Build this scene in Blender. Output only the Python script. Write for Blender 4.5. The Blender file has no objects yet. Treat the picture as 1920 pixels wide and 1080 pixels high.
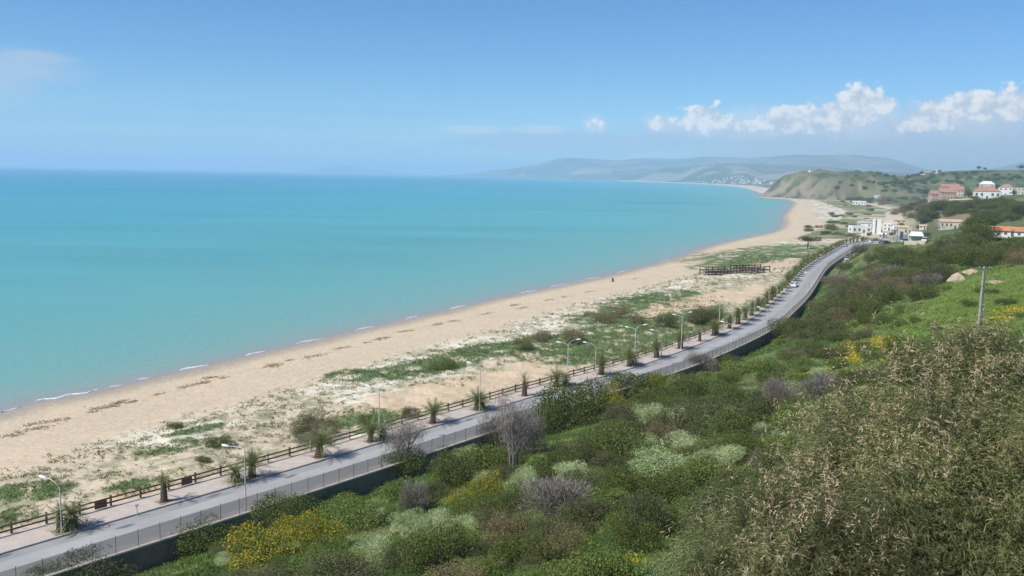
import bpy, math, random
import numpy as np
from mathutils import Vector, Matrix

# ------------------------------------------------------------------ camera, sky, sun, exposure
SC = bpy.context.scene
COL = SC.collection
F = 1663.0; CZ = 36.0
PITCH = math.radians(7.25); ROLL = math.radians(1.117)
FW = np.array([0, math.cos(PITCH), -math.sin(PITCH)])
_rt = np.array([1., 0, 0]); _up = np.cross(_rt, FW)
RT = math.cos(ROLL)*_rt + math.sin(ROLL)*_up
UP = np.cross(RT, FW)
cam_d = bpy.data.cameras.new('camera'); cam = bpy.data.objects.new('camera', cam_d); COL.objects.link(cam)
cam_d.sensor_width = 36; cam_d.lens = F/1920*36; cam_d.clip_start = 0.1; cam_d.clip_end = 90000
M = Matrix.Identity(4)
for i in range(3):
    M[i][0] = RT[i]; M[i][1] = UP[i]; M[i][2] = -FW[i]
M[2][3] = CZ
cam.matrix_world = M
SC.camera = cam
SC.view_settings.view_transform = 'Standard'; SC.view_settings.look = 'None'
SC.view_settings.exposure = 0.32; SC.view_settings.gamma = 1.0
SC.cycles.volume_bounces = 1
SC.cycles.transparent_max_bounces = 12
SC.cycles.max_bounces = 6

def ray(px, py):
    d = FW*F + RT*(px-960) - UP*(py-540)
    return d/d[1]
def at(px, py, z=0.):
    d = ray(px, py); t = (z-CZ)/d[2]
    return np.array([d[0]*t, d[1]*t, z])
def at_depth(px, py, Y):
    d = ray(px, py)*Y
    return np.array([d[0], d[1], CZ+d[2]])
def proj(x, y, z):
    v = np.stack([np.asarray(x, float), np.asarray(y, float), np.asarray(z, float)-CZ], -1)
    w = v@FW; w = np.where(np.abs(w) < 1e-3, 1e-3, w)
    return 960+F*(v@RT)/w, 540-F*(v@UP)/w

SUN_EL = math.radians(48); SUN_DIR = Vector((-.88*math.cos(SUN_EL), -.47*math.cos(SUN_EL), math.sin(SUN_EL))).normalized()
sun_d = bpy.data.lights.new('sun', 'SUN'); sun = bpy.data.objects.new('sun', sun_d); COL.objects.link(sun)
sun_d.energy = 4.3; sun_d.angle = math.radians(.5); sun_d.color = (1, .95, .87)
sun.rotation_euler = SUN_DIR.to_track_quat('Z', 'Y').to_euler(); sun.location = (-200, -100, 300)

def N(nt, t, **kw):
    n = nt.nodes.new(t)
    for k, v in kw.items():
        if k == 'ins':
            for a, b in v.items():
                n.inputs[a].default_value = b
        else:
            setattr(n, k, v)
    return n
def math_n(nt, op, a, b=None, clamp=False):
    n = nt.nodes.new('ShaderNodeMath'); n.operation = op; n.use_clamp = clamp
    for i, v in enumerate((a, b)):
        if v is None: continue
        if isinstance(v, (int, float)): n.inputs[i].default_value = v
        else: nt.links.new(v, n.inputs[i])
    return n.outputs[0]

def build_world():
    w = bpy.data.worlds.new('World'); SC.world = w; w.use_nodes = True
    nt = w.node_tree; nt.nodes.clear(); L = nt.links.new
    out = N(nt, 'ShaderNodeOutputWorld'); bg = N(nt, 'ShaderNodeBackground'); bg.inputs[1].default_value = .085
    sky = N(nt, 'ShaderNodeTexSky', sky_type='NISHITA', sun_disc=False, sun_elevation=SUN_EL,
            sun_rotation=math.atan2(SUN_DIR.x, SUN_DIR.y), altitude=0, air_density=.85, dust_density=.1, ozone_density=3.5)
    tc = N(nt, 'ShaderNodeTexCoord')
    sep = N(nt, 'ShaderNodeSeparateXYZ'); L(tc.outputs['Generated'], sep.inputs[0])
    az = math_n(nt, 'MULTIPLY', math_n(nt, 'ARCTAN2', sep.outputs[0], sep.outputs[1]), 100.)
    el = math_n(nt, 'MULTIPLY', math_n(nt, 'ARCSINE', sep.outputs[2]), 100.)
    uv = N(nt, 'ShaderNodeCombineXYZ'); L(az, uv.inputs[0]); L(el, uv.inputs[1])
    n1 = N(nt, 'ShaderNodeTexNoise', ins={'Scale': .75, 'Detail': 8., 'Roughness': .58}); L(uv.outputs[0], n1.inputs['Vector'])
    n2 = N(nt, 'ShaderNodeTexNoise', ins={'Scale': .22, 'Detail': 5., 'Roughness': .55})
    st = N(nt, 'ShaderNodeVectorMath', operation='MULTIPLY'); st.inputs[1].default_value = (.45, 1.7, 1); L(uv.outputs[0], st.inputs[0]); L(st.outputs[0], n2.inputs['Vector'])
    def uvp(px, py):
        d = ray(px, py); return 100*math.atan2(d[0], d[1]), 100*math.atan2(d[2], math.hypot(d[0], d[1]))
    s = 100/F
    def blob_mask(blobs):
        acc = None
        for (px, py, rx, ry) in blobs:
            u, v = uvp(px, py)
            a = N(nt, 'ShaderNodeVectorMath', operation='SUBTRACT'); a.inputs[1].default_value = (u, v, 0); L(uv.outputs[0], a.inputs[0])
            b = N(nt, 'ShaderNodeVectorMath', operation='MULTIPLY'); b.inputs[1].default_value = (1/(rx*s), 1/(ry*s), 0); L(a.outputs[0], b.inputs[0])
            c = N(nt, 'ShaderNodeVectorMath', operation='LENGTH'); L(b.outputs[0], c.inputs[0])
            m = math_n(nt, 'SUBTRACT', 1.0, c.outputs['Value'])
            acc = m if acc is None else math_n(nt, 'MAXIMUM', acc, m)
        return acc
    def ramp(val, a, b):
        r = N(nt, 'ShaderNodeMapRange', interpolation_type='SMOOTHSTEP'); r.inputs[1].default_value = a; r.inputs[2].default_value = b
        L(val, r.inputs[0]); return r.outputs[0]
    white = [(1608, 196, 60, 44), (1585, 208, 55, 34), (1640, 196, 42, 26), (1500, 222, 88, 30), (1470, 226, 60, 26), (1322, 222, 58, 32), (1310, 228, 60, 22),
             (1246, 232, 34, 16), (1116, 235, 18, 16), (1775, 208, 70, 28), (1840, 198, 70, 32), (1900, 194, 60, 34), (1560, 226, 80, 24), (1400, 236, 60, 12),
             (1730, 238, 60, 12)]
    faint = [(885, 243, 80, 12), (1010, 243, 70, 13), (1116, 235, 34, 26), (1246, 232, 60, 24), (1420, 230, 120, 40), (1330, 236, 110, 30), (1600, 225, 140, 50), (1800, 220, 150, 44)]
    nz = math_n(nt, 'MULTIPLY', math_n(nt, 'SUBTRACT', n1.outputs[0], .5), 1.9)
    m1 = ramp(math_n(nt, 'ADD', blob_mask(white), nz), .12, .46)
    m5 = math_n(nt, 'MULTIPLY', ramp(math_n(nt, 'ADD', blob_mask(faint), math_n(nt, 'MULTIPLY', nz, .6)), .0, .7), .62)
    grey = [(1640, 246, 330, 44), (1850, 240, 260, 60), (1380, 258, 330, 36), (1100, 268, 360, 30), (1700, 285, 560, 46)]
    nz2 = math_n(nt, 'MULTIPLY', math_n(nt, 'SUBTRACT', n2.outputs[0], .5), .9)
    m2 = math_n(nt, 'MULTIPLY', ramp(math_n(nt, 'ADD', blob_mask(grey), nz2), .0, .6), .85)
    left = [(10, 125, 130, 38), (-40, 150, 120, 60), (60, 108, 90, 20)]
    m3 = math_n(nt, 'MULTIPLY', ramp(math_n(nt, 'ADD', blob_mask(left), math_n(nt, 'MULTIPLY', nz2, 1.2)), .0, .8), .62)
    band = [(200, 222, 900, 22), (500, 268, 700, 26), (600, 210, 500, 12)]
    m4 = math_n(nt, 'MULTIPLY', ramp(math_n(nt, 'ADD', blob_mask(band), math_n(nt, 'MULTIPLY', nz2, 1.6)), .0, 1.0), .30)
    def mix(fac, c1, c2):
        m = N(nt, 'ShaderNodeMix', data_type='RGBA'); L(fac, m.inputs[0])
        if isinstance(c1, tuple): m.inputs[6].default_value = c1
        else: L(c1, m.inputs[6])
        if isinstance(c2, tuple): m.inputs[7].default_value = c2
        else: L(c2, m.inputs[7])
        return m.outputs[2]
    hs = N(nt, 'ShaderNodeHueSaturation', ins={'Saturation': 1.15, 'Value': 1.0}); L(sky.outputs[0], hs.inputs['Color'])
    tint = N(nt, 'ShaderNodeVectorMath', operation='MULTIPLY'); tint.inputs[1].default_value = (.79, 1.03, 1.20); L(hs.outputs[0], tint.inputs[0]); c = tint.outputs[0]
    c = mix(m4, c, (2.4, 4.5, 7.6, 1))
    c = mix(m2, c, (4.0, 5.2, 7.0, 1))
    c = mix(m3, c, (5.0, 5.8, 7.0, 1))
    c = mix(m5, c, (6.4, 7.2, 8.4, 1))
    cw = mix(ramp(n1.outputs[0], .38, .62), (5.4, 6.1, 7.4, 1), (8.8, 8.9, 9.1, 1))
    c = mix(m1, c, cw)
    L(c, bg.inputs[0]); L(bg.outputs[0], out.inputs[0])
build_world()

# ------------------------------------------------------------------ numeric helpers
def _h(ix, iy, seed):
    n = (ix.astype(np.int64)*374761393 + iy.astype(np.int64)*668265263 + seed*144305901) & 0xffffffff
    n = ((n ^ (n >> 13))*1274126177) & 0xffffffff
    return ((n ^ (n >> 16)) & 0xffff)/65535.0
def vnoise(x, y, seed=0):
    x = np.asarray(x, float); y = np.asarray(y, float)
    ix = np.floor(x); iy = np.floor(y); fx = x-ix; fy = y-iy
    fx = fx*fx*(3-2*fx); fy = fy*fy*(3-2*fy)
    a = _h(ix, iy, seed); b = _h(ix+1, iy, seed); c = _h(ix, iy+1, seed); d = _h(ix+1, iy+1, seed)
    return (a*(1-fx)+b*fx)*(1-fy)+(c*(1-fx)+d*fx)*fy
def fbm(x, y, seed=0, o=4):
    r = 0; a = .5
    for i in range(o):
        r = r+a*vnoise(x*2**i+i*17.3, y*2**i-i*9.1, seed+i); a *= .5
    return r/(1-.5**o)
def sstep(a, b, x):
    t = np.clip((x-a)/(b-a), 0, 1); return t*t*(3-2*t)
def sdist(P, x, y):
    """signed distance to a polyline, positive on its right-hand side"""
    best = np.full(x.shape, 1e18); sg = np.ones(x.shape)
    for (ax, ay), (bx, by) in zip(P[:-1], P[1:]):
        ux, uy = bx-ax, by-ay; l2 = ux*ux+uy*uy
        t = np.clip(((x-ax)*ux+(y-ay)*uy)/l2, 0, 1)
        dx = x-ax-t*ux; dy = y-ay-t*uy; d2 = dx*dx+dy*dy
        cr = dx*uy-dy*ux
        # tie-break at joints: prefer the segment the point lies most squarely beside
        m = d2 < best-1e-9
        best = np.where(m, d2, best); sg = np.where(m, np.sign(cr), sg)
        tie = (~m) & (np.abs(d2-best) < 1e-6*np.maximum(best, 1))
        if tie.any():
            l = np.sqrt(l2); sg = np.where(tie & (np.abs(cr)/l > np.sqrt(best)*.7), np.sign(cr), sg)
    return np.sqrt(best)*np.where(sg == 0, 1, sg)
def catmull(P, step):
    P = np.array(P, float); out = []
    for i in range(len(P)-1):
        p0 = P[max(i-1, 0)]; p1 = P[i]; p2 = P[i+1]; p3 = P[min(i+2, len(P)-1)]
        n = max(2, int(np.linalg.norm(p2-p1)/step))
        t = np.arange(n)[:, None]/n
        out.append(.5*((2*p1)+(-p0+p2)*t+(2*p0-5*p1+4*p2-p3)*t*t+(-p0+3*p1-3*p2+p3)*t**3))
    out.append(P[-1:]); Q = np.vstack(out)
    seg = np.r_[0, np.cumsum(np.linalg.norm(np.diff(Q, axis=0), axis=1))]
    s = np.arange(0, seg[-1], step)
    return np.stack([np.interp(s, seg, Q[:, k]) for k in (0, 1)], 1), s

# ------------------------------------------------------------------ the lie of the land
KERB = [(-160, -75), (-100, 0), (-62, 48), (-43, 71.6), (-21.5, 97.7), (2.7, 128.3), (27.1, 158.6), (50.3, 195), (64, 223), (80.5, 260),
        (108, 327), (126, 366), (147, 409), (167.5, 450.5), (181, 474), (203, 500), (240, 522), (300, 536)]
KQ, KS = catmull(KERB, 1.0)
KT = np.gradient(KQ, axis=0); KT /= np.linalg.norm(KT, axis=1)[:, None]
KN = np.stack([KT[:, 1], -KT[:, 0]], 1)                    # right-hand normal
ROADW = 7.2; ZR = 3.2
def off(o, i0=0, i1=None):
    return (KQ+KN*o)[i0:i1]
def near_k(x, y):
    return int(np.argmin((KQ[:, 0]-x)**2+(KQ[:, 1]-y)**2))

SHORE_PX = [(0, 777), (60, 758), (130, 746), (200, 733), (272, 714), (370, 691), (487, 664), (590, 640), (690, 617), (775, 597), (865, 577), (935, 560), (1000, 547), (1080, 530),
            (1150, 515), (1200, 503), (1260, 487), (1310, 469), (1350, 457), (1400, 446), (1440, 438), (1462, 430), (1470, 418), (1468, 405), (1482, 390), (1490, 380), (1475, 374)]
SH = [(-3000, -3000), (-500, -480), (-190, -80), (-130, 20), (-95, 85)]+[tuple(at(*p)[:2]) for p in SHORE_PX]
SH += [(512, 1800), (520, 1930), (560, 2030), (620, 2220), (690, 2500), (911, 3450), (1150, 4600), (1290, 5900), (1270, 7100), (1130, 8400), (830, 10000), (100, 12000), (-900, 13600), (-1300, 14600), (-600, 15600), (6000, 17500), (40000, 21000)]
SH = np.array(SH)
LI = list(map(tuple, off(ROADW-.95)[::6])); LI = [p for p in LI if p[1] < 470]
LINE = np.array(LI+[(195, 520), (260, 640), (360, 860), (470, 1120), (548, 1400), (560, 1600), (548, 1800), (545, 1960), (640, 2200), (800, 2600)])
HEAD = np.array([(700, 2300), (575, 2080), (532, 1950), (548, 1780), (562, 1600), (640, 1430), (800, 1300), (1100, 1180), (1700, 1080), (4000, 1000)][::-1])

CT = []
for p in off(ROADW+2.2)[::14]:
    if p[1] < 460: CT.append((p[0], p[1], 1.8 if p[1] < 230 else 2.6))
for (px, py, Y) in [(960, 1080, 46), (600, 1080, 54), (300, 1080, 61), (1200, 1000, 49), (700, 950, 75), (960, 900, 72), (1150, 800, 104), (1300, 750, 116), (1300, 900, 63), (1500, 800, 78),
                    (1450, 680, 142), (1600, 690, 110), (1700, 600, 140), (1836, 640, 95), (1920, 640, 93), (1920, 540, 142), (1700, 540, 190), (1600, 560, 205), (1600, 480, 330), (1750, 500, 230), (1920, 450, 255),
                    (1750, 450, 400), (1920, 405, 500), (1800, 405, 620), (1770, 382, 820), (1920, 366, 820), (1700, 372, 1000), (1640, 400, 800)]:
    CT.append(tuple(at_depth(px, py, Y)))
CT += [(0, 0, 34.2), (0, -30, 38), (60, -40, 42), (-40, -40, 34), (-60, -10, 22), (4, 10, 30.2), (9, 8, 31.5), (0, 20, 25.2), (25, 20, 28.5), (60, 30, 27), (-12, 25, 20.5), (-30, 20, 18), (-40, 45, 8), (110, 60, 26), (200, 100, 30), (400, 200, 36),
       (195, 520, 3.5), (250, 560, 4.5), (230, 500, 4), (300, 600, 6), (360, 860, 4), (470, 1120, 4), (548, 1400, 5), (600, 1500, 8), (700, 1300, 14), (900, 1200, 24), (1500, 1000, 40), (1200, 500, 45), (3000, 1000, 60), (2000, 0, 70), (800, 2500, 8), (3000, 2600, 40)]
CT = np.array(CT)
def _tk(r2):
    return np.where(r2 > 1e-9, r2*np.log(np.maximum(r2, 1e-9)), 0)*.5
_w = np.sign(CT[:, :2])*np.log1p(np.abs(CT[:, :2])/60)      # compressed coordinates keep near detail and far sweep together
def _warp(x, y):
    return np.sign(x)*np.log1p(np.abs(x)/60), np.sign(y)*np.log1p(np.abs(y)/60)
_n = len(CT); _K = _tk(((_w[:, None]-_w[None])**2).sum(-1))+np.eye(_n)*2e-4
_A = np.zeros((_n+3, _n+3)); _A[:_n, :_n] = _K; _A[:_n, _n] = 1; _A[:_n, _n+1:] = _w; _A[_n, :_n] = 1; _A[_n+1:, :_n] = _w.T
_C = np.linalg.solve(_A, np.r_[CT[:, 2], 0, 0, 0])
def tps(x, y):
    u, v = _warp(x, y); z = _C[_n]+_C[_n+1]*u+_C[_n+2]*v
    for i in range(_n):
        z = z+_C[i]*_tk((u-_w[i, 0])**2+(v-_w[i, 1])**2)
    return z

RIDGE_A = [(820, 322), (880, 320), (940, 316), (985, 311), (1010, 305), (1040, 298), (1065, 296), (1100, 299), (1150, 303), (1200, 299), (1250, 297), (1300, 295), (1370, 296), (1420, 294), (1480, 292), (1550, 291), (1600, 291),
           (1640, 294), (1665, 297), (1690, 305), (1720, 314), (1760, 320), (1800, 322), (1850, 318), (1900, 308), (1950, 302), (2200, 300), (2600, 310)]
RIDGE_B = [(1000, 331), (1100, 324), (1170, 316), (1250, 312), (1330, 310), (1400, 309), (1500, 312), (1560, 316), (1650, 322), (1750, 328), (1900, 330), (2400, 330)]
RIDGE_C = [(1180, 342), (1260, 336), (1320, 330), (1370, 325), (1420, 322), (1480, 322), (1540, 324), (1600, 328), (1700, 332), (2200, 330)]
CAPE = [(520, 323), (560, 319), (590, 314), (620, 309), (645, 306), (668, 309), (700, 316), (740, 321), (780, 324)]
def ridge(prof, x, y, Y, w0, w1, seed, f):
    px = 960+F*(x/np.maximum(y, 1))/math.cos(PITCH)
    P = np.array(prof); hor = 307.5+.0195*P[:, 0]
    z = CZ+(hor-P[:, 1])*Y/F
    zz = np.interp(px, P[:, 0], z, left=0, right=z[-1])
    r = y-Y-(vnoise(px/60, px*0, seed)-.5)*w0*.5
    g = np.where(r < 0, np.exp(-(r/w0)**2), np.exp(-(r/w1)**2))
    return zz*g*(.86+.28*fbm(x/f, y/f, seed, 4))

def H(x, y, full=False):
    x = np.asarray(x, float); y = np.asarray(y, float); shp = x.shape
    x = np.atleast_1d(x).ravel(); y = np.atleast_1d(y).ravel()
    d = sdist(SH, x, y); s = sdist(LINE, x, y)
    zb = np.interp(d, [-900, -80, -25, 0, 14, 30, 46, 75, 160], [-4.8, -3.6, -1.3, 0, 1.0, 1.7, 2.5, 2.95, 3.05])
    near = (y < 900)
    dn = sstep(26, 42, d)*sstep(-12.3, -16, s)*near
    zb = zb+dn*((fbm(x/9, y/9, 3)-.5)*1.5+(fbm(x/2.2, y/2.2, 8, 3)-.5)*.55)
    zb = np.where((s > -12.0) & (s < 1) & (y < 520), 2.75, zb)
    t = np.clip(tps(x, y), 1.0, 75)
    t = t+sstep(2, 14, s)*((fbm(x/13, y/13, 5)-.5)*1.9+(fbm(x/3, y/3, 6, 3)-.5)*.5)*np.clip(y/40, .15, 1)
    W = np.where(y < 470, 1.2, np.where(y < 800, 25, 60))
    w = sstep(0.1, 1, s/W)
    z = zb*(1-w)+t*w
    # headland with gullied cliffs
    hd = sdist(HEAD, x, y); m = (y > 900) & (y < 2600)
    gul = fbm(x/60, y/60, 21, 4); gul2 = np.abs(fbm(x/38+9, y/38, 22, 3)-.5)*2
    e_ = sstep(610, 820, x); run = (38+60*gul)*(1-e_)+(330+200*gul)*e_
    ht = (54+13*sstep(60, 700, hd)+6*(fbm(x/150, y/150, 4)-.5))*sstep(0, 1, hd/run)**.8*(1-.30*(1-sstep(0, 120, hd-10))*(1-gul2))
    ht = ht+(12*(fbm(x/22, y/22, 44, 4)-.5)+16*(np.abs(fbm(x/60, y/60, 45, 3)-.5)-.12))*sstep(0, 25, hd)*sstep(400, 150, hd)
    ht = ht*sstep(2750, 2250, y)
    z = np.where(m & (hd > 0), np.maximum(z, 2+ht), z)
    # distant coast
    fr = (y > 2300)
    if fr.any():
        lm = sstep(0, 700, d)
        far = np.maximum.reduce([ridge(RIDGE_A, x, y, 13500., 2600., 4000., 31, 900.), ridge(RIDGE_B, x, y, 8800., 1500., 2500., 32, 600.), ridge(RIDGE_C, x, y, 4700., 800., 1600., 33, 300.)])
        zf = np.interp(d, [-900, -80, 0, 60, 300, 1500], [-4.8, -3.6, 0, 3, 7, 14])+far*lm
        wf = sstep(2300, 2700, y); z = z*(1-wf)+zf*wf
        cp = ridge(CAPE, x, y, 21500., 900., 1200., 35, 1500.)
        pxc = 960+F*(x/np.maximum(y, 1))/math.cos(PITCH)
        z = np.where((pxc > 520) & (pxc < 790) & (d < -900), np.maximum(z, cp-8), z)
    z = np.maximum(z, -4.8)
    if full: return z.reshape(shp), d.reshape(shp), s.reshape(shp), hd.reshape(shp)
    return z.reshape(shp)


# ------------------------------------------------------------------ materials
MATS = {}
def mat(name, base=(.5, .5, .5), rough=.8, spec=.3, var=.0, vscale=3., attr=None, bump=0., bscale=20., transl=0., metal=0., coords='Object', detail=4.):
    if name in MATS: return MATS[name]
    m = bpy.data.materials.new(name); m.use_nodes = True; nt = m.node_tree; L = nt.links.new
    b = nt.nodes['Principled BSDF']; b.inputs['Roughness'].default_value = rough; b.inputs['Specular IOR Level'].default_value = spec; b.inputs['Metallic'].default_value = metal
    if attr:
        a = N(nt, 'ShaderNodeVertexColor', layer_name=attr); c = a.outputs[0]
    else:
        r = N(nt, 'ShaderNodeRGB'); r.outputs[0].default_value = (*base, 1); c = r.outputs[0]
    tc = N(nt, 'ShaderNodeTexCoord')
    if var:
        n = N(nt, 'ShaderNodeTexNoise', ins={'Scale': vscale, 'Detail': detail, 'Roughness': .6}); L(tc.outputs[coords], n.inputs['Vector'])
        mr = N(nt, 'ShaderNodeMapRange'); mr.inputs[1].default_value = .25; mr.inputs[2].default_value = .75; mr.inputs[3].default_value = 1-var; mr.inputs[4].default_value = 1+var
        L(n.outputs[0], mr.inputs[0])
        v = N(nt, 'ShaderNodeVectorMath', operation='SCALE'); L(c, v.inputs[0]); L(mr.outputs[0], v.inputs['Scale']); c = v.outputs[0]
    L(c, b.inputs['Base Color'])
    if bump:
        n = N(nt, 'ShaderNodeTexNoise', ins={'Scale': bscale, 'Detail': 5.}); L(tc.outputs[coords], n.inputs['Vector'])
        bp = N(nt, 'ShaderNodeBump', ins={'Strength': bump, 'Distance': .1}); L(n.outputs[0], bp.inputs['Height']); L(bp.outputs[0], b.inputs['Normal'])
    if transl:
        t = N(nt, 'ShaderNodeBsdfTranslucent'); L(c, t.inputs[0]); mx = N(nt, 'ShaderNodeMixShader'); mx.inputs[0].default_value = transl
        L(b.outputs[0], mx.inputs[1]); L(t.outputs[0], mx.inputs[2]); L(mx.outputs[0], nt.nodes['Material Output'].inputs[0])
    MATS[name] = m; return m

# ------------------------------------------------------------------ mesh helpers
def npmesh(name, V, Q, m, parent=None, col=None, smooth=False):
    V = np.asarray(V, np.float32); Q = np.asarray(Q, np.int32); k = Q.shape[1]
    me = bpy.data.meshes.new(name); me.vertices.add(len(V)); me.vertices.foreach_set('co', V.ravel())
    me.loops.add(Q.size); me.loops.foreach_set('vertex_index', Q.ravel())
    me.polygons.add(len(Q)); me.polygons.foreach_set('loop_start', np.arange(0, Q.size, k, dtype=np.int32))
    if smooth: me.polygons.foreach_set('use_smooth', np.ones(len(Q), bool))
    me.update(calc_edges=True)
    if col is not None:
        a = me.color_attributes.new('col', 'FLOAT_COLOR', 'POINT'); c = np.ones((len(V), 4), np.float32); c[:, :3] = col; a.data.foreach_set('color', c.ravel())
    me.materials.append(m)
    o = bpy.data.objects.new(name, me); COL.objects.link(o)
    if parent: o.parent = parent
    return o
class MB:
    def __init__(s): s.v = []; s.f = []
    def add(s, V, Fs):
        n = len(s.v); s.v += [tuple(map(float, p)) for p in V]; s.f += [tuple(i+n for i in f) for f in Fs]; return s
    def box(s, c, d, rz=0., taper=1.):
        x, y, z = [k/2 for k in d]; R = (math.cos(rz), math.sin(rz)); V = []
        for sz in (-1, 1):
            t = taper if sz > 0 else 1
            for sx, sy in ((-1, -1), (1, -1), (1, 1), (-1, 1)):
                a, b = sx*x*t, sy*y*t; V.append((c[0]+a*R[0]-b*R[1], c[1]+a*R[1]+b*R[0], c[2]+sz*z))
        return s.add(V, [(3, 2, 1, 0), (4, 5, 6, 7), (0, 1, 5, 4), (1, 2, 6, 5), (2, 3, 7, 6), (3, 0, 4, 7)])
    def tube(s, pts, rad, n=8, cap=True):
        pts = [Vector(p) for p in pts]; V = []; k = len(pts)
        if isinstance(rad, (int, float)): rad = [rad]*k
        for i, p in enumerate(pts):
            t = (pts[min(i+1, k-1)]-pts[max(i-1, 0)]).normalized(); a = t.orthogonal().normalized() if abs(t.z) < .9 else Vector((1, 0, 0))-t*t.x
            a.normalize(); b = t.cross(a)
            for j in range(n):
                q = 2*math.pi*j/n; V.append(p+(a*math.cos(q)+b*math.sin(q))*rad[i])
        Fs = [(i*n+j, i*n+(j+1) % n, (i+1)*n+(j+1) % n, (i+1)*n+j) for i in range(k-1) for j in range(n)]
        if cap: Fs += [tuple(range(n))[::-1], tuple(range((k-1)*n, k*n))]
        return s.add(V, Fs)
    def bar(s, p0, p1, w, h):
        p0, p1 = Vector(p0), Vector(p1); t = (p1-p0).normalized(); u = t.cross(Vector((0, 0, 1)))
        u = u.normalized() if u.length > 1e-4 else Vector((1, 0, 0)); v = u.cross(t).normalized(); V = []
        for p in (p0, p1):
            for a, b in ((-1, -1), (1, -1), (1, 1), (-1, 1)): V.append(p+u*a*w/2+v*b*h/2)
        return s.add(V, [(3, 2, 1, 0), (4, 5, 6, 7), (0, 1, 5, 4), (1, 2, 6, 5), (2, 3, 7, 6), (3, 0, 4, 7)])
    def prism(s, poly, y0, y1):
        n = len(poly); V = [(p[0], y0, p[1]) for p in poly]+[(p[0], y1, p[1]) for p in poly]
        return s.add(V, [tuple(range(n)), tuple(range(2*n-1, n-1, -1))]+[((i+1) % n, i, i+n, (i+1) % n+n) for i in range(n)])
    def dome(s, c, rx, ry, rz, n=12, k=5, wob=0., rng=None, low=0.):
        V = []; Fs = []
        for i in range(k+1):
            a = low+(math.pi/2-low)*i/k
            for j in range(n):
                q = 2*math.pi*j/n; w = 1+(rng.uniform(-wob, wob) if rng else 0)
                V.append((c[0]+rx*math.cos(a)*math.cos(q)*w, c[1]+ry*math.cos(a)*math.sin(q)*w, c[2]+rz*math.sin(a)*w))
        for i in range(k):
            for j in range(n): Fs.append((i*n+j, i*n+(j+1) % n, (i+1)*n+(j+1) % n, (i+1)*n+j))
        return s.add(V, Fs)
    def build(s, name, m, parent=None, smooth=False):
        me = bpy.data.meshes.new(name); me.from_pydata(s.v, [], s.f); me.update()
        if smooth: me.polygons.foreach_set('use_smooth', [True]*len(me.polygons))
        me.materials.append(m); o = bpy.data.objects.new(name, me); COL.objects.link(o)
        if parent: o.parent = parent
        return o
def tag(o, label=None, cat=None, group=None, kind=None):
    if label: o['label'] = label
    if cat: o['category'] = cat
    if group: o['group'] = group
    if kind: o['kind'] = kind
    return o
def empty(name, loc=(0, 0, 0), rz=0., label=None, cat=None, group=None):
    o = bpy.data.objects.new(name, None); COL.objects.link(o); o.empty_display_size = .2
    o.location = [float(k) for k in loc]; o.rotation_euler = (0, 0, rz); tag(o, label, cat, group); return o
CHILD = {}
def kids(o):
    return [c for c in o.children]
def copy_tree(o, parent=None):
    c = o.copy(); COL.objects.link(c)
    if parent: c.parent = parent
    for ch in o.children: copy_tree(ch, c)
    return c
USED = set()
def inst(proto, loc, rz=0., scale=(1, 1, 1), label=None, group=None):
    if proto.name in USED: o = copy_tree(proto)
    else: o = proto; USED.add(proto.name)
    o.location = [float(k) for k in loc]; o.rotation_euler = (0, 0, float(rz)); o.scale = [float(k) for k in scale]
    if label: o['label'] = label
    if group: o['group'] = group
    return o
ORD = ['first', 'second', 'third', 'fourth', 'fifth', 'sixth', 'seventh', 'eighth', 'ninth', 'tenth', 'eleventh', 'twelfth', 'thirteenth', 'fourteenth', 'fifteenth', 'sixteenth', 'seventeenth', 'eighteenth', 'nineteenth', 'twentieth']
def ordinal(i):
    if i < 20: return ORD[i]
    t = ['twenty', 'thirty', 'forty', 'fifty', 'sixty', 'seventy'][(i+1)//10-2]; r = (i+1) % 10
    return t[:-1]+'ieth' if r == 0 else t+'-'+ORD[r-1]

# ------------------------------------------------------------------ ground, hills, sea
GREENS = [(.085, .15, .035), (.12, .17, .05), (.065, .11, .03), (.15, .16, .06), (.17, .15, .08)]
def lerp(a, b, t):
    return a*(1-t[..., None])+np.asarray(b)*t[..., None]
def patch(x, y, px, py, rx, ry, z=2.6, rot=.66, seed=50):
    c = at(px, py, z) if z is not None else hit(px, py); dx = x-c[0]; dy = y-c[1]
    a = dx*math.sin(rot)+dy*math.cos(rot); b = dx*math.cos(rot)-dy*math.sin(rot)
    r = np.sqrt((b/rx)**2+(a/ry)**2)+(fbm(x/3.5, y/3.5, seed, 3)-.5)*1.1
    return sstep(1.15, .75, r)
DUNE_GREEN = [(330, 832, 2.2, 5.5), (365, 800, 2, 4), (300, 838, 2.6, 3), (60, 914, 3.5, 4), (20, 962, 3, 4), (680, 785, 5, 6.5), (700, 800, 4, 4), (850, 715, 4, 4), (740, 690, 5, 9), (820, 675, 6, 12),
              (900, 655, 6, 12), (980, 645, 8, 14), (1040, 640, 8, 14), (1100, 640, 8, 14), (1160, 620, 9, 20), (1230, 590, 12, 26), (1240, 560, 12, 24), (1160, 660, 6, 16), (1290, 610, 8, 24), (1060, 668, 6, 10), (1120, 655, 7, 12),
              (1420, 478, 30, 40), (1475, 466, 24, 40), (1380, 490, 14, 30), (1190, 650, 6, 14), (650, 690, 3, 5), (1000, 655, 8, 14), (1080, 655, 8, 14), (1200, 625, 9, 20), (1260, 630, 8, 20), (1120, 625, 8, 14), (790, 690, 5, 9), (1180, 585, 10, 22), (1270, 575, 10, 24), (250, 920, 3, 2), (275, 913, 3, 3)]
OCHRE = [(840, 735, 7, 8), (880, 722, 6, 8), (760, 748, 6, 8), (960, 705, 6, 7), (1010, 690, 5, 7), (1490, 492, 10, 30), (560, 870, 3, 8), (1340, 560, 8, 40), (230, 945, 3, 6), (640, 860, 2, 4)]
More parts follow.
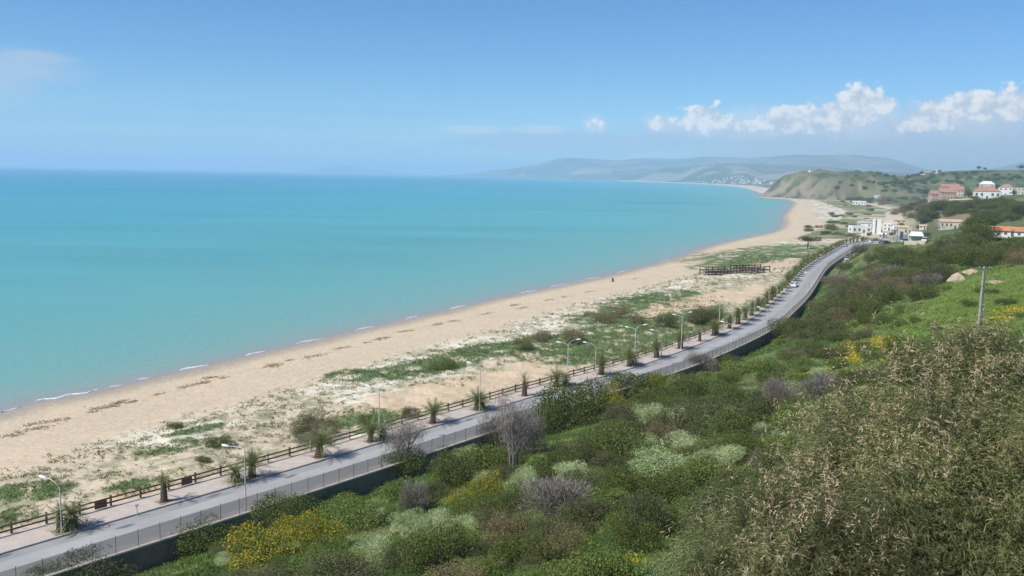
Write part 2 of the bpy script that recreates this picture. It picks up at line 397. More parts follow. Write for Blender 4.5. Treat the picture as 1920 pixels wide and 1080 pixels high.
def ground_color(x, y, z, d, s, hd):
    n = x.shape
    c = np.zeros((*n, 3)); g1 = fbm(x/14, y/14, 11); g2 = fbm(x/3.2, y/3.2, 12, 3); g3 = fbm(x/1.1, y/1.1, 13, 2)
    sand = np.array([.56, .458, .322])*(1+.10*(fbm(x/8, y/8, 14)-.5)[..., None]+.16*(g3-.5)[..., None])
    wet = sstep(8.0, .6, d+3.0*(g1-.5)); sand = lerp(sand, (.30, .265, .225), wet*.8)
    dune = np.array([.68, .62, .495])*(1+.35*(g2-.5)[..., None])
    inner = lerp(dune, (.56, .47, .34), sstep(.46, .64, fbm(x/10, y/10, 15)+sstep(-45, -18, s)*.28))
    dl = sstep(26, 34, d+6*(g1-.5))
    c = lerp(sand, inner, dl)
    # thin dune growth
    tf = sstep(.50, .62, fbm(x/1.6, y/1.6, 16, 3)+.16*(g1-.5))*dl*.55*(s < -11)
    c = lerp(c, (.16, .19, .09), tf)
    gr = np.array([.10, .15, .055])*(1+.9*(g2-.5)[..., None]+.4*(g3-.5)[..., None])
    nearm = (y < 700) & (s < -10.5)
    pm = np.zeros(n)
    for i, (px, py, rx, ry) in enumerate(DUNE_GREEN): pm = np.maximum(pm, patch(x, y, px, py, rx, ry, seed=50+i))
    hole = sstep(.70, .60, fbm(x/2.4, y/2.4, 18, 3))
    c = lerp(c, gr, pm*hole*nearm*.92)
    om = np.zeros(n)
    for i, (px, py, rx, ry) in enumerate(OCHRE): om = np.maximum(om, patch(x, y, px, py, rx, ry, seed=90+i))
    c = lerp(c, np.array([.60, .46, .31])*(1+.2*(g2-.5)[..., None]), om*nearm*.85)
    # dune backs and scrub flats further off
    fz = (y > 520) & (s < 0)
    c = np.where((fz & (d > np.interp(y, [520, 548, 611, 740, 803, 1023, 1240, 1450], [34, 30, 26, 35, 50, 66, 54, 42])+6*(g2-.5)))[..., None], lerp(np.array([.19, .20, .10])*(1+.6*(g1-.5)[..., None]), (.55, .46, .33), sstep(.56, .64, fbm(x/30, y/30, 19))*.75), c)
    # hill
    h1 = fbm(x/16, y/16, 23); h2 = fbm(x/5, y/5, 24, 4)
    hill = np.array([.125, .165, .055])*np.ones((*n, 1))
    hill = lerp(hill, (.15, .185, .05), sstep(.48, .66, h1)); hill = lerp(hill, (.052, .085, .026), sstep(.52, .42, h2)); hill = lerp(hill, (.16, .135, .075), sstep(.60, .72, h2)*.8)
    far = sstep(220, 600, y)
    fh = lerp(np.array([.105, .12, .055])*np.ones((*n, 1)), (.20, .175, .10), sstep(.5, .64, fbm(x/45, y/45, 25)))
    fh = lerp(fh, (.10, .13, .055), sstep(.52, .62, fbm(x/80, y/80, 26)))
    hill = lerp(hill, fh*(1+.5*(fbm(x/12, y/12, 27)-.5)[..., None]), far)
    field = ((y > 88) & (y < 190) & (s > 28)); fm = sstep(28, 38, s+8*(h1-.5))*sstep(88, 105, y)*sstep(200, 160, y)
    hill = lerp(hill, np.array([.125, .19, .038])*(1+.5*(h2-.5)[..., None]), fm*.85)
    w = sstep(.1, 1, s/np.where(y < 470, .6, 40.))
    c = lerp(c, hill, w)
    lb = patch(x, y, 1592, 482, 3.5, 20, 2.8, .45, 140)*(s > .2); c = lerp(c, np.array([.42, .41, .39])*np.ones((*n, 1)), lb)
    # headland: eroded clay cliffs, green top
    cl = (hd > -10) & (y > 900) & (y < 2700)
    e = fbm(x/45, y/45, 28, 4)
    top = lerp(np.array([.105, .14, .06])*np.ones((*n, 1)), (.16, .16, .085), sstep(.48, .62, fbm(x/110, y/110, 29))); top = lerp(top, (.06, .075, .035), sstep(.50, .58, fbm(x/16, y/34, 46, 4))*.8)
    cliff = lerp(np.array([.27, .22, .16])*np.ones((*n, 1)), (.10, .105, .06), sstep(.46, .58, fbm(x/17, y/40, 47, 4)))
    west = sstep(625, 560, x+110*(e-.5))
    hc = lerp(cliff, top, np.clip(sstep(62, 84, hd+60*(e-.5))+(1-west)*.9, 0, 1)); hc = lerp(hc, (.30, .26, .17), sstep(.68, .74, fbm(x/70, y/40, 30))*.6); hc = .95*hc*(1+.8*(fbm(x/18, y/18, 43)-.5))[..., None]
    c = np.where(cl[..., None], hc, c)
    # distance: fields, scrub and bare slopes
    fc = lerp(np.array([.12, .13, .075])*np.ones((*n, 1)), (.26, .24, .17), sstep(.50, .62, fbm(x/500, y/500, 41, 5)))
    fc = lerp(fc, (.07, .085, .05), sstep(.55, .48, fbm(x/330, y/330, 42, 5)))
    fc = lerp(fc, (.55, .47, .36), sstep(110, 60, d)*(y < 9000))
    c = lerp(c, fc, sstep(2350, 2600, y))
    return np.clip(c, .01, .9)

def polar(angs, rad):
    A, R = np.meshgrid(angs, rad); return R*np.sin(A), R*np.cos(A)
def grid_quads(nr, na):
    i = np.arange(nr*na).reshape(nr, na)
    return np.stack([i[:-1, :-1], i[:-1, 1:], i[1:, 1:], i[1:, :-1]], -1).reshape(-1, 4)[:, ::-1]
fine = np.radians(np.arange(-42, 42.01, .115)); side = np.radians(np.r_[np.arange(-180, -42, 3.)]); side2 = np.radians(np.arange(43, 180.1, 3.))
ANG = np.r_[side, fine, side2]
RAD = np.r_[.5, 1.5, 3, np.geomspace(4, 30, 60), np.geomspace(30.4, 620, 430)[0:], np.geomspace(626, 30000, 330)]
GX, GY = polar(ANG, RAD)
GZ, GD, GS, GH = H(GX, GY, True)
LR = np.log(RAD)
def HF(x, y, full=False):
    """the ground height read off the finished ground sheet"""
    x = np.asarray(x, float); y = np.asarray(y, float); r = np.maximum(np.hypot(x, y), .6); a = np.arctan2(x, y)
    fi = np.interp(r, RAD, np.arange(len(RAD))); fj = np.interp(a, ANG, np.arange(len(ANG)))
    i = np.minimum(fi.astype(int), len(RAD)-2); j = np.minimum(fj.astype(int), len(ANG)-2); u = fi-i; v = fj-j
    def g(A): return (A[i, j]*(1-v)+A[i, j+1]*v)*(1-u)+(A[i+1, j]*(1-v)+A[i+1, j+1]*v)*u
    return (g(GZ), g(GD), g(GS), g(GH)) if full else g(GZ)
_TS = np.geomspace(4, 14000, 760)
def hit(px, py):
    d = ray(px, py); x = d[0]*_TS; y = d[1]*_TS; z = CZ+d[2]*_TS
    g = z-HF(x, y)
    i = np.argmax(g < 0)
    if g[i] >= 0: i = len(_TS)-1
    if i > 0:
        t0, t1 = _TS[i-1], _TS[i]
        for _ in range(2):
            tt = np.linspace(t0, t1, 9); gg = CZ+d[2]*tt-HF(d[0]*tt, d[1]*tt); k = max(1, int(np.argmax(gg < 0)))
            t0, t1 = tt[k-1], tt[k]
        t = .5*(t0+t1)
    else: t = _TS[0]
    X, Y = d[0]*t, d[1]*t
    return np.array([X, Y, float(HF(X, Y))])
GC = ground_color(GX, GY, GZ, GD, GS, GH)
m_ground = mat('ground_cover_soil', attr='col', rough=.95, spec=.1, var=.22, vscale=1.6, bump=.5, bscale=2.2, detail=6.)
Q = grid_quads(len(RAD), len(ANG))
V = np.stack([GX, GY, GZ], -1).reshape(-1, 3); C = GC.reshape(-1, 3)
cy = V[Q].mean(1); deep = V[Q][:, :, 2].max(1) < -4.7
def sub(name, mask, m, label=None):
    q = Q[mask & ~deep]; u, inv = np.unique(q, return_inverse=True)
    o = npmesh(name, V[u], inv.reshape(-1, 4), m, None, C[u], smooth=True); tag(o, kind='structure'); return o
isfar = (cy[:, 1] > 2450)
m_far = mat('distant_hill_soil', attr='col', rough=1., spec=.05, var=.25, vscale=.006, detail=6.)
iscape = isfar & (cy[:, 0] < -1500)
sub('ground', ~isfar, m_ground); sub('distant_hills', isfar & ~iscape, m_far); sub('far_cape', iscape, m_far)

def sea():
    rad = np.r_[1, 30, 60, np.geomspace(70, 1500, 330), np.geomspace(1520, 30000, 120)]
    ang = np.r_[np.radians(np.arange(-180, -42, 3.)), np.radians(np.arange(-42, 42.01, .2)), np.radians(np.arange(43, 180.1, 3.))]
    x, y = polar(ang, rad); d = -sdist(SH, x.ravel(), y.ravel()).reshape(x.shape)
    n = fbm(x/60, y/18, 61, 4)-.5; dd = np.maximum(d, 0)*(1+.5*n)
    K = [0, 2.5, 7, 20, 60, 160, 500, 1500, 6000]
    T = np.array([(.27, .265, .235), (.225, .285, .245), (.18, .315, .265), (.14, .33, .28), (.108, .335, .30), (.08, .325, .315), (.055, .30, .34), (.034, .25, .345), (.03, .22, .34)])
    c = np.stack([np.interp(dd, K, T[:, k]) for k in range(3)], -1)
    c *= (1+.42*(fbm(x/260, y/60, 62, 5)-.5)*sstep(30, 150, d))[..., None]; c = c*np.array([1.25, 1.08, 1.12])
    V = np.stack([x, y, 0*x], -1).reshape(-1, 3)
    m = mat('sea_water', attr='col', rough=.35, spec=.28)
    nt = m.node_tree; L = nt.links.new; b = nt.nodes['Principled BSDF']; b.inputs['IOR'].default_value = 1.33
    tc = N(nt, 'ShaderNodeTexCoord'); vm = N(nt, 'ShaderNodeVectorMath', operation='MULTIPLY'); vm.inputs[1].default_value = (1, .8, 1); L(tc.outputs['Object'], vm.inputs[0])
    n1 = N(nt, 'ShaderNodeTexNoise', ins={'Scale': .35, 'Detail': 6., 'Roughness': .65}); L(vm.outputs[0], n1.inputs['Vector'])
    bp = N(nt, 'ShaderNodeBump', ins={'Strength': .55, 'Distance': .35}); L(n1.outputs[0], bp.inputs['Height']); L(bp.outputs[0], b.inputs['Normal'])
    o = npmesh('sea', V, grid_quads(len(rad), len(ang)), m, None, c.reshape(-1, 3), smooth=True); tag(o, kind='structure')
sea()

def foam():
    rng = random.Random(4); P = np.array(SHORE_PX, float)
    m = mat('white_foam', (.74, .77, .76), rough=.7, var=.12, vscale=4.)
    mb = MB()
    runs = [(70, 203, 3.2, .8), (-30, 30, 2.2, .6), (258, 292, 2.2, .5), (345, 398, 2.6, .8), (468, 506, 2.4, .8), (562, 612, 2.4, .7), (672, 708, 2.2, .7), (765, 792, 2.2, .7), (848, 882, 2.2, .8),
            (980, 1012, 2.2, .7), (1035, 1072, 2.2, .7), (1090, 1130, 2, .6), (1160, 1185, 2, .7), (1240, 1262, 2, .6), (1420, 1432, 9, .6), (205, 240, 1.8, .4)]
    for (a, b, o, w) in runs:
        xs = np.linspace(a, b, max(6, int((b-a)/3))); pts = [at(x, np.interp(x, P[:, 0], P[:, 1]) if x <= 1462 else 430)[:2] for x in xs]
        if a < 0: pts = [(at(0, 777)[0]+(x)*.06, at(0, 777)[1]+x*.16) for x in xs]
        pts = np.array(pts); t = np.gradient(pts, axis=0); t /= np.linalg.norm(t, axis=1)[:, None]; nn = np.stack([-t[:, 1], t[:, 0]], 1)
        k = len(pts); V = []; Fs = []
        for i in range(k):
            e = math.sin(math.pi*i/(k-1))**.5; ww = w*.62*e*rng.uniform(.35, 1.3)+.02; oo = o*.5+rng.uniform(-.15, .15)+.4*math.sin(i*.35)
            p = pts[i]+nn[i]*oo
            for q, h in ((-1, .006), (-.35, .15*e+.01), (.35, .12*e+.01), (1, .006)): V.append((*(p+nn[i]*q*ww*.6), h))
        for i in range(k-1):
            for j in range(3): Fs.append((i*4+j, i*4+j+1, i*4+5+j, i*4+4+j))
        mb.add(V, Fs)
    tag(mb.build('surf_foam', m, None, True), kind='structure')
foam()

def strip(name, o0, o1, z0, z1, m, i0, i1, kind='structure', step=1):
    """a slab along the road: top face, both sides"""
    ii = list(range(i0, i1, step)); a = (KQ+KN*o0)[ii]; b = (KQ+KN*o1)[ii]; n = len(ii)
    V = [(*p, z0) for p in a]+[(*p, z1) for p in a]+[(*p, z1) for p in b]+[(*p, z0) for p in b]; Fs = []
    for i in range(n-1):
        for k in range(3): Fs.append((k*n+i, (k+1)*n+i, (k+1)*n+i+1, k*n+i+1))
    Fs += [(0, n, 2*n, 3*n)[::-1], (n-1, 2*n-1, 3*n-1, 4*n-1)]
    return MB().add(V, Fs).build(name, m)
I0 = near_k(-70, 40); IE = near_k(240, 522); IW = near_k(172, 458)
m_asph = mat('asphalt', (.31, .305, .30), rough=.9, var=.17, vscale=.22, detail=8., bump=.2, bscale=30)
m_pave = mat('pavement_tiles', (.50, .43, .37), rough=.9, var=.14, vscale=.9, detail=6.)
m_kerb = mat('kerb_stone', (.42, .40, .37), rough=.9, var=.15, vscale=2.)
m_conc = mat('white_concrete', (.66, .62, .55), rough=.85, var=.12, vscale=1.5)
m_wall = mat('grey_concrete_wall', (.21, .195, .17), rough=.95, var=.3, vscale=.8, detail=7.)
tag(strip('road', .004, ROADW, 2.5, ZR, m_asph, 0, IE), kind='structure')
tag(strip('pavement', -3.9, -.25, 2.5, ZR+.14, m_pave, 0, IE), kind='structure')
tag(strip('kerb', -.246, 0, 2.5, ZR+.15, m_kerb, 0, IE), kind='structure')
def road_details():
    # worn strip beside the fence, repair patches and drain covers lying on the asphalt
    m = mat('dusty_asphalt', (.38, .345, .315), rough=.95, var=.2, vscale=.6, detail=7.)
    o = strip('road_edge_dust', ROADW-1.5, ROADW-.02, ZR-.1, ZR+.004, m, 0, IW); tag(o, kind='structure')
    o = strip('road_worn_lane', 1.5, 3.6, ZR-.1, ZR+.004, mat('worn_asphalt', (.37, .36, .35), rough=.9, var=.16, vscale=.25, detail=8.), 0, IE); tag(o, kind='structure')
    mp = mat('dark_repair_patch', (.16, .16, .165), rough=.95, var=.2, vscale=2.)
    for i, (px, py) in enumerate([(235, 987), (402, 929), (546, 893), (5, 1043), (880, 787), (1010, 742)]):
        p = at(px, py, ZR); k = near_k(p[0], p[1]); a = math.atan2(KT[k, 1], KT[k, 0])
        mb = MB(); n = 11; r = random.Random(i)
        mb.add([(1.0*math.cos(2*math.pi*j/n)*r.uniform(.6, 1.1), .32*math.sin(2*math.pi*j/n)*r.uniform(.6, 1.1), 0) for j in range(n)], [tuple(range(n))])
        o = mb.build('asphalt_patch', mp); o.location = (p[0], p[1], ZR+.009); o.rotation_euler = (0, 0, a); tag(o, kind='structure')
road_details()

# ------------------------------------------------------------------ retaining wall, mesh fence, timber fence
w = strip('retaining_wall', ROADW+.004, ROADW+.35, 0.4, ZR+.10, m_wall, I0, IW)
tag(w, 'long low grey retaining wall holding up the road, with pale cap stones', 'wall')
cp = strip('wall_cap', ROADW-.03, ROADW+.42, ZR+.103, ZR+.24, mat('weathered_cap_concrete', (.50, .46, .40), rough=.9, var=.2, vscale=1.), I0, IW); cp.parent = w
def mesh_fence():
    root = empty('mesh_fence', (*off(ROADW+.2)[I0], ZR+.24), 0, 'rusty brown wire mesh fence with thin posts on the retaining wall', 'fence')
    m = bpy.data.materials.new('rusty_wire_mesh'); m.use_nodes = True; nt = m.node_tree; L = nt.links.new; b = nt.nodes['Principled BSDF']
    b.inputs['Base Color'].default_value = (.31, .225, .195, 1); b.inputs['Roughness'].default_value = .8
    t = N(nt, 'ShaderNodeBsdfTransparent'); mx = N(nt, 'ShaderNodeMixShader'); mx.inputs[0].default_value = .50
    L(b.outputs[0], mx.inputs[1]); L(t.outputs[0], mx.inputs[2]); L(mx.outputs[0], nt.nodes['Material Output'].inputs[0])
    O = Vector(root.location); ii = list(range(I0, IW, 2)); a = (KQ+KN*(ROADW+.2))[ii]; n = len(ii)
    V = [(p[0]-O.x, p[1]-O.y, .04) for p in a]+[(p[0]-O.x, p[1]-O.y, 1.5) for p in a]
    MB().add(V, [(i, i+1, n+i+1, n+i) for i in range(n-1)]).build('mesh_panel', m, root)
    mp = mat('rusty_steel', (.17, .13, .11), rough=.7, var=.3, vscale=6.)
    rest = MB(); vis = [i for i in ii if KQ[i][1] > 62]
    for q, i in enumerate(vis):
        p = (KQ+KN*(ROADW+.2))[i]; mb = MB() if q < 95 else rest
        mb.tube([(p[0]-O.x, p[1]-O.y, 0), (p[0]-O.x, p[1]-O.y, 1.6)], .026, 6)
        if q < 95: mb.build('post', mp, root)
    tag(rest.build('far_posts', mp, root), kind='stuff')
mesh_fence()
m_timber = mat('weathered_timber', (.15, .105, .07), rough=.9, var=.3, vscale=5.)
m_pale = mat('pale_timber', (.42, .37, .29), rough=.9, var=.2, vscale=5.)
def timber_fence():
    i1 = near_k(60, 205); ii = list(range(near_k(-62, 40), i1, 3)); A = KQ+KN*(-3.72)
    O = Vector((*A[ii[0]], ZR+.14)); root = empty('timber_fence', O, 0, 'brown timber post and rail fence along the seaward edge of the pavement', 'fence')
    for q, i in enumerate(ii):
        p = A[i]; a = math.atan2(KT[i, 1], KT[i, 0]); pale = (40 < i-ii[0] < 95) and False
        px = proj(p[0], p[1], ZR+.6)[0]; pale = 480 < px < 780 and q % 2 == 0
        mb = MB().box((p[0]-O.x, p[1]-O.y, .52), (.17, .17, 1.15), a)
        mb.build('post', m_pale if pale else m_timber, root)
    for nm, z in (('top_rail', .88), ('bottom_rail', .42)):
        mb = MB()
        for i, j in zip(ii[:-1], ii[1:]):
            p, q = A[i]+KN[i]*.13, A[j]+KN[j]*.13; mb.bar((p[0]-O.x, p[1]-O.y, z), (q[0]-O.x, q[1]-O.y, z+.012), .08, .15)
        mb.build(nm, m_timber, root)
    for px in (193, 362):
        p = at(px, 958-(px-202)*.27, ZR); k = near_k(p[0], p[1]); a = math.atan2(KT[k, 1], KT[k, 0]); q = A[k]+KN[k]*.05
        MB().box((q[0]-O.x, q[1]-O.y, .5), (1.2, .06, .85), a).build('board_panel', m_timber, root)
timber_fence()

# ------------------------------------------------------------------ plants: leaf clouds
def rvec(rng, n):
    v = rng.normal(size=(n, 3)); return v/np.linalg.norm(v, axis=1)[:, None]
def leaf_quads(P, U, Wd, ln, wd):
    """one quad per point: long axis U, width axis Wd"""
    a = U*ln[:, None]*.5; b = Wd*wd[:, None]*.5
    V = np.stack([P-a-b*.4, P-a*.1+b*-1, P+a, P-a*.1+b], 1)
    n = len(P); return V.reshape(-1, 3), np.arange(n*4).reshape(n, 4)
def perp(rng, U):
    w = np.cross(U, rvec(rng, len(U))); return w/np.maximum(np.linalg.norm(w, axis=1), 1e-6)[:, None]
def blob_points(rng, blobs, n, shell):
    B = np.array(blobs); ar = (B[:, 3]*B[:, 4]*B[:, 5])**(2/3); k = rng.choice(len(B), n, p=ar/ar.sum())
    u = rvec(rng, n); r = shell+(1-shell)*np.sqrt(rng.random(n)); r = r*(1+.12*rng.normal(size=n))
    P = B[k, :3]+u*B[k, 3:]*r[:, None]; P[:, 2] = np.where(P[:, 2] < .015, rng.random(n)*.12+.01, P[:, 2])
    return P, u, k
def lumpy(rng, n, w=.5, h=.7, r=(.16, .28)):
    out = [(0, 0, h*.42, w*.62, w*.62, h*.42)]
    for i in range(n):
        a = rng.random()*2*math.pi; q = w*(.25+.55*math.sqrt(rng.random())); rr = rng.uniform(*r); zz = h*rng.uniform(.18, .80)*(1-.45*(q/w)**2)
        out.append((q*math.cos(a), q*math.sin(a), zz, rr, rr, rr*.85))
    return out
def foliage(name, rng, blobs, n, leaf, colors, mtl, parent, shell=.7, asp=.5, up=.0, jit=.25):
    P, u, k = blob_points(rng, blobs, n, shell)
    U = rvec(rng, n)+u*.5; U[:, 2] += up; U /= np.linalg.norm(U, axis=1)[:, None]
    ln = leaf*rng.uniform(.6, 1.5, n)
    V, Qd = leaf_quads(P, U, perp(rng, U), ln, ln*asp)
    cs = np.array(colors)*np.array([2.05, 1.98, 1.55]); bc = cs[rng.integers(0, len(cs), len(blobs))]; lc = cs[rng.integers(0, len(cs), n)]
    c = bc[k]*.6+lc*.4; c = c*(1+jit*rng.normal(size=n))[:, None]
    return npmesh(name, V, Qd, mtl, parent, np.repeat(np.clip(c, .008, .9), 4, 0))
def stems(rng, parent, n, h, spread, m, r=.012):
    mb = MB()
    for i in range(n):
        a = rng.random()*6.28; q = spread*(.3+.7*rng.random()); z = h*rng.uniform(.6, 1)
        mb.tube([(0.03*math.cos(a), .03*math.sin(a), -.12), (q*.35*math.cos(a), q*.35*math.sin(a), z*.5), (q*math.cos(a+.2), q*math.sin(a+.2), z)], [r, r*.7, r*.3], 5, False)
    return mb.build('stems', m, parent)
m_leaf = mat('leaves', attr='col', rough=.6, spec=.25, transl=.35)
m_dry = mat('dry_stalks', attr='col', rough=.9, spec=.1)
m_bark = mat('brown_bark', (.13, .10, .075), rough=.95, var=.3, vscale=8.)
m_gbark = mat('grey_bark', (.23, .20, .185), rough=.95, var=.25, vscale=8.)
DK = [(.045, .066, .018), (.066, .088, .022), (.085, .098, .028), (.052, .062, .024)]
OL = [(.075, .085, .038), (.06, .065, .035), (.09, .085, .048), (.05, .06, .028)]
BR = [(.085, .12, .035), (.11, .14, .04), (.07, .10, .032)]
SV = [(.20, .25, .15), (.27, .31, .20), (.15, .21, .11), (.33, .36, .26)]
GY_ = [(.235, .21, .185), (.29, .26, .23), (.175, .155, .135)]
BRN = [(.10, .075, .055), (.12, .09, .065), (.085, .075, .05)]
YG = [(.09, .125, .025), (.12, .15, .03), (.065, .095, .02)]
PROTO = {}
def proto_bush(kind, i):
    rng = np.random.default_rng(sum(map(ord, kind))*31+i*977); nm, cat = {
        'dark': ('evergreen_shrub', 'shrub'), 'olive': ('olive_green_shrub', 'shrub'), 'yellow': ('flowering_shrub', 'shrub'), 'grey': ('leafless_shrub', 'shrub'), 'silver': ('silver_shrub', 'shrub'),
        'bright': ('leafy_bush', 'bush'), 'brown': ('brown_shrub', 'shrub'), 'gtree': ('leafless_tree', 'tree'), 'tree': ('round_tree', 'tree')}[kind]
    root = empty(nm); tag(root, cat=cat)
    if kind == 'dark':
        foliage('foliage', rng, lumpy(rng, 16), 9500, .028, DK, m_leaf, root); stems(rng, root, 5, .5, .3, m_bark)
    elif kind == 'olive':
        foliage('foliage', rng, lumpy(rng, 18, r=(.10, .22)), 9000, .027, OL, m_leaf, root, shell=.6, asp=.4); stems(rng, root, 6, .6, .35, m_bark)
    elif kind == 'brown':
        foliage('foliage', rng, lumpy(rng, 16, r=(.10, .22)), 8000, .025, BRN+OL[:2], m_dry, root, shell=.5, asp=.3); stems(rng, root, 6, .6, .35, m_bark)
    elif kind == 'bright':
        foliage('foliage', rng, lumpy(rng, 16, h=.55, r=(.12, .24)), 8500, .030, BR, m_leaf, root, up=.3); stems(rng, root, 4, .4, .3, m_bark)
    elif kind == 'yellow':
        b = lumpy(rng, 14); foliage('foliage', rng, b, 7000, .028, YG, m_leaf, root, up=.2)
        P, u, k = blob_points(rng, b[1:], 5200, .92); keep = (u[:, 2] > -.35) & (vnoise(P[:, 0]*7+i*5, P[:, 1]*7+P[:, 2]*5, 77) > .42); P = P[keep]+u[keep]*.015
        U = rvec(rng, len(P)); ln = .022*rng.uniform(.6, 1.4, len(P)); Vv, Qq = leaf_quads(P, U, perp(rng, U), ln, ln*.8)
        cc = np.array([(.42, .28, .02), (.50, .34, .025), (.30, .22, .02)])[rng.integers(0, 3, len(P))]
        npmesh('blossom', Vv, Qq, m_dry, root, np.repeat(cc, 4, 0)); stems(rng, root, 4, .5, .3, m_bark)
    elif kind == 'silver':
        b = lumpy(rng, 15, h=.75, r=(.12, .22)); foliage('foliage', rng, b, 8500, .034, SV, m_leaf, root, asp=.26, up=.8, shell=.6); stems(rng, root, 5, .6, .35, m_gbark)
    elif kind == 'grey':
        n = 6500; b = lumpy(rng, 14, h=.72, r=(.12, .24)); P, u, k = blob_points(rng, b, n, .35)
        U = P/np.linalg.norm(P, axis=1)[:, None]+rvec(rng, n)*.8; U[:, 2] += .35; U /= np.linalg.norm(U, axis=1)[:, None]
        ln = .085*rng.uniform(.5, 1.6, n); Vv, Qq = leaf_quads(P, U, perp(rng, U), ln, np.full(n, .0055))
        cc = np.array(GY_)[rng.integers(0, 3, n)]; npmesh('twigs', Vv, Qq, m_dry, root, np.repeat(cc, 4, 0))
        foliage('foliage', rng, lumpy(rng, 10, h=.55), 2600, .024, OL, m_leaf, root, shell=.4); stems(rng, root, 14, .75, .42, m_gbark, .010)
    elif kind == 'gtree':
        mb = MB(); tips = []
        for t in range(5):
            a = t*1.26+rng.random(); p = Vector((.02*math.cos(a), .02*math.sin(a), -.05)); q = Vector((.16*math.cos(a), .16*math.sin(a), .52+.1*rng.random())); mid = (p+q)/2+Vector(rng.normal(size=3)*.02)
            mb.tube([p, mid, q], [.022, .016, .010], 6, False)
            for c in range(5):
                e = mid.lerp(q, .2+.2*c)+Vector((rng.normal()*.16, rng.normal()*.16, .16+.26*rng.random())); s0 = mid.lerp(q, .2*c); mb.tube([s0, (s0+e)/2+Vector(rng.normal(size=3)*.015), e], [.010, .007, .003], 5, False); tips.append(e)
        mb.build('trunk', m_gbark, root)
        n = 6500; k = rng.integers(0, len(tips), n); T = np.array([tuple(t) for t in tips]); P = T[k]+rng.normal(size=(n, 3))*(.085, .085, .095)
        U = rvec(rng, n)*.6; U[:, 2] += .7; U /= np.linalg.norm(U, axis=1)[:, None]; ln = .06*rng.uniform(.5, 1.6, n); Vv, Qq = leaf_quads(P, U, perp(rng, U), ln, np.full(n, .005))
        npmesh('crown', Vv, Qq, m_dry, root, np.repeat(np.array(GY_)[rng.integers(0, 3, n)]*1.15, 4, 0))
    elif kind == 'tree':
        mb = MB().tube([(0, 0, -.05), (.01, .01, .22), (0, .02, .42)], [.035, .028, .018], 7, False)
        for t in range(5):
            a = t*1.3+rng.random(); mb.tube([(0, .01, .25+.03*t), (.22*math.cos(a), .22*math.sin(a), .55)], [.016, .006], 5, False)
        mb.build('trunk', m_bark, root)
        b = [(x, y, z+.32, rx, ry, rz) for (x, y, z, rx, ry, rz) in lumpy(rng, 12, w=.46, h=.66)]; foliage('crown', rng, b, 6500, .034, DK+OL[:2], m_leaf, root)
    return root
def get_proto(kind, i=0):
    if (kind, i) not in PROTO: PROTO[(kind, i)] = proto_bush(kind, i)
    return PROTO[(kind, i)]
TAKEN = []    # (x, y, width) of every shrub placed so far
BUSH = []     # (object, kind, zone, px)
RNG = random.Random(11)
DESC = {'dark': 'dark green rounded shrub', 'olive': 'dull olive green shrub', 'yellow': 'green shrub covered in yellow blossom', 'grey': 'bare grey twiggy shrub', 'silver': 'pale silvery green shrub',
        'bright': 'low bright green leafy bush', 'brown': 'dull brown bushy shrub', 'gtree': 'tall leafless grey tree', 'tree': 'dark round-crowned tree'}
def bush_at(kind, p, w, h, zone, var=None, label=None, sink=.05):
    v = RNG.randrange(3 if kind not in ('gtree',) else 2) if var is None else var
    hs = {'bright': .58, 'gtree': 1.0, 'tree': 1.0}.get(kind, .76)
    o = inst(get_proto(kind, v), (p[0], p[1], p[2]-sink*h), RNG.uniform(0, 6.28), (w, w*RNG.uniform(.88, 1.12), h/hs))
    if label: o['label'] = label
    else: BUSH.append((o, kind, zone, float(proj(p[0], p[1], p[2])[0])))
    return o
def bush_px(kind, px, py, wpx, hpx, zone, var=None, label=None):
    p = hit(px, py); sc = (FW@(p-np.array([0, 0, CZ])))/F
    TAKEN.append((p[0], p[1], wpx*sc*(1.15 if kind == 'yellow' else .8)))
    return bush_at(kind, p, wpx*sc, max(hpx*sc*1.02, .3*wpx*sc), zone, var, label)

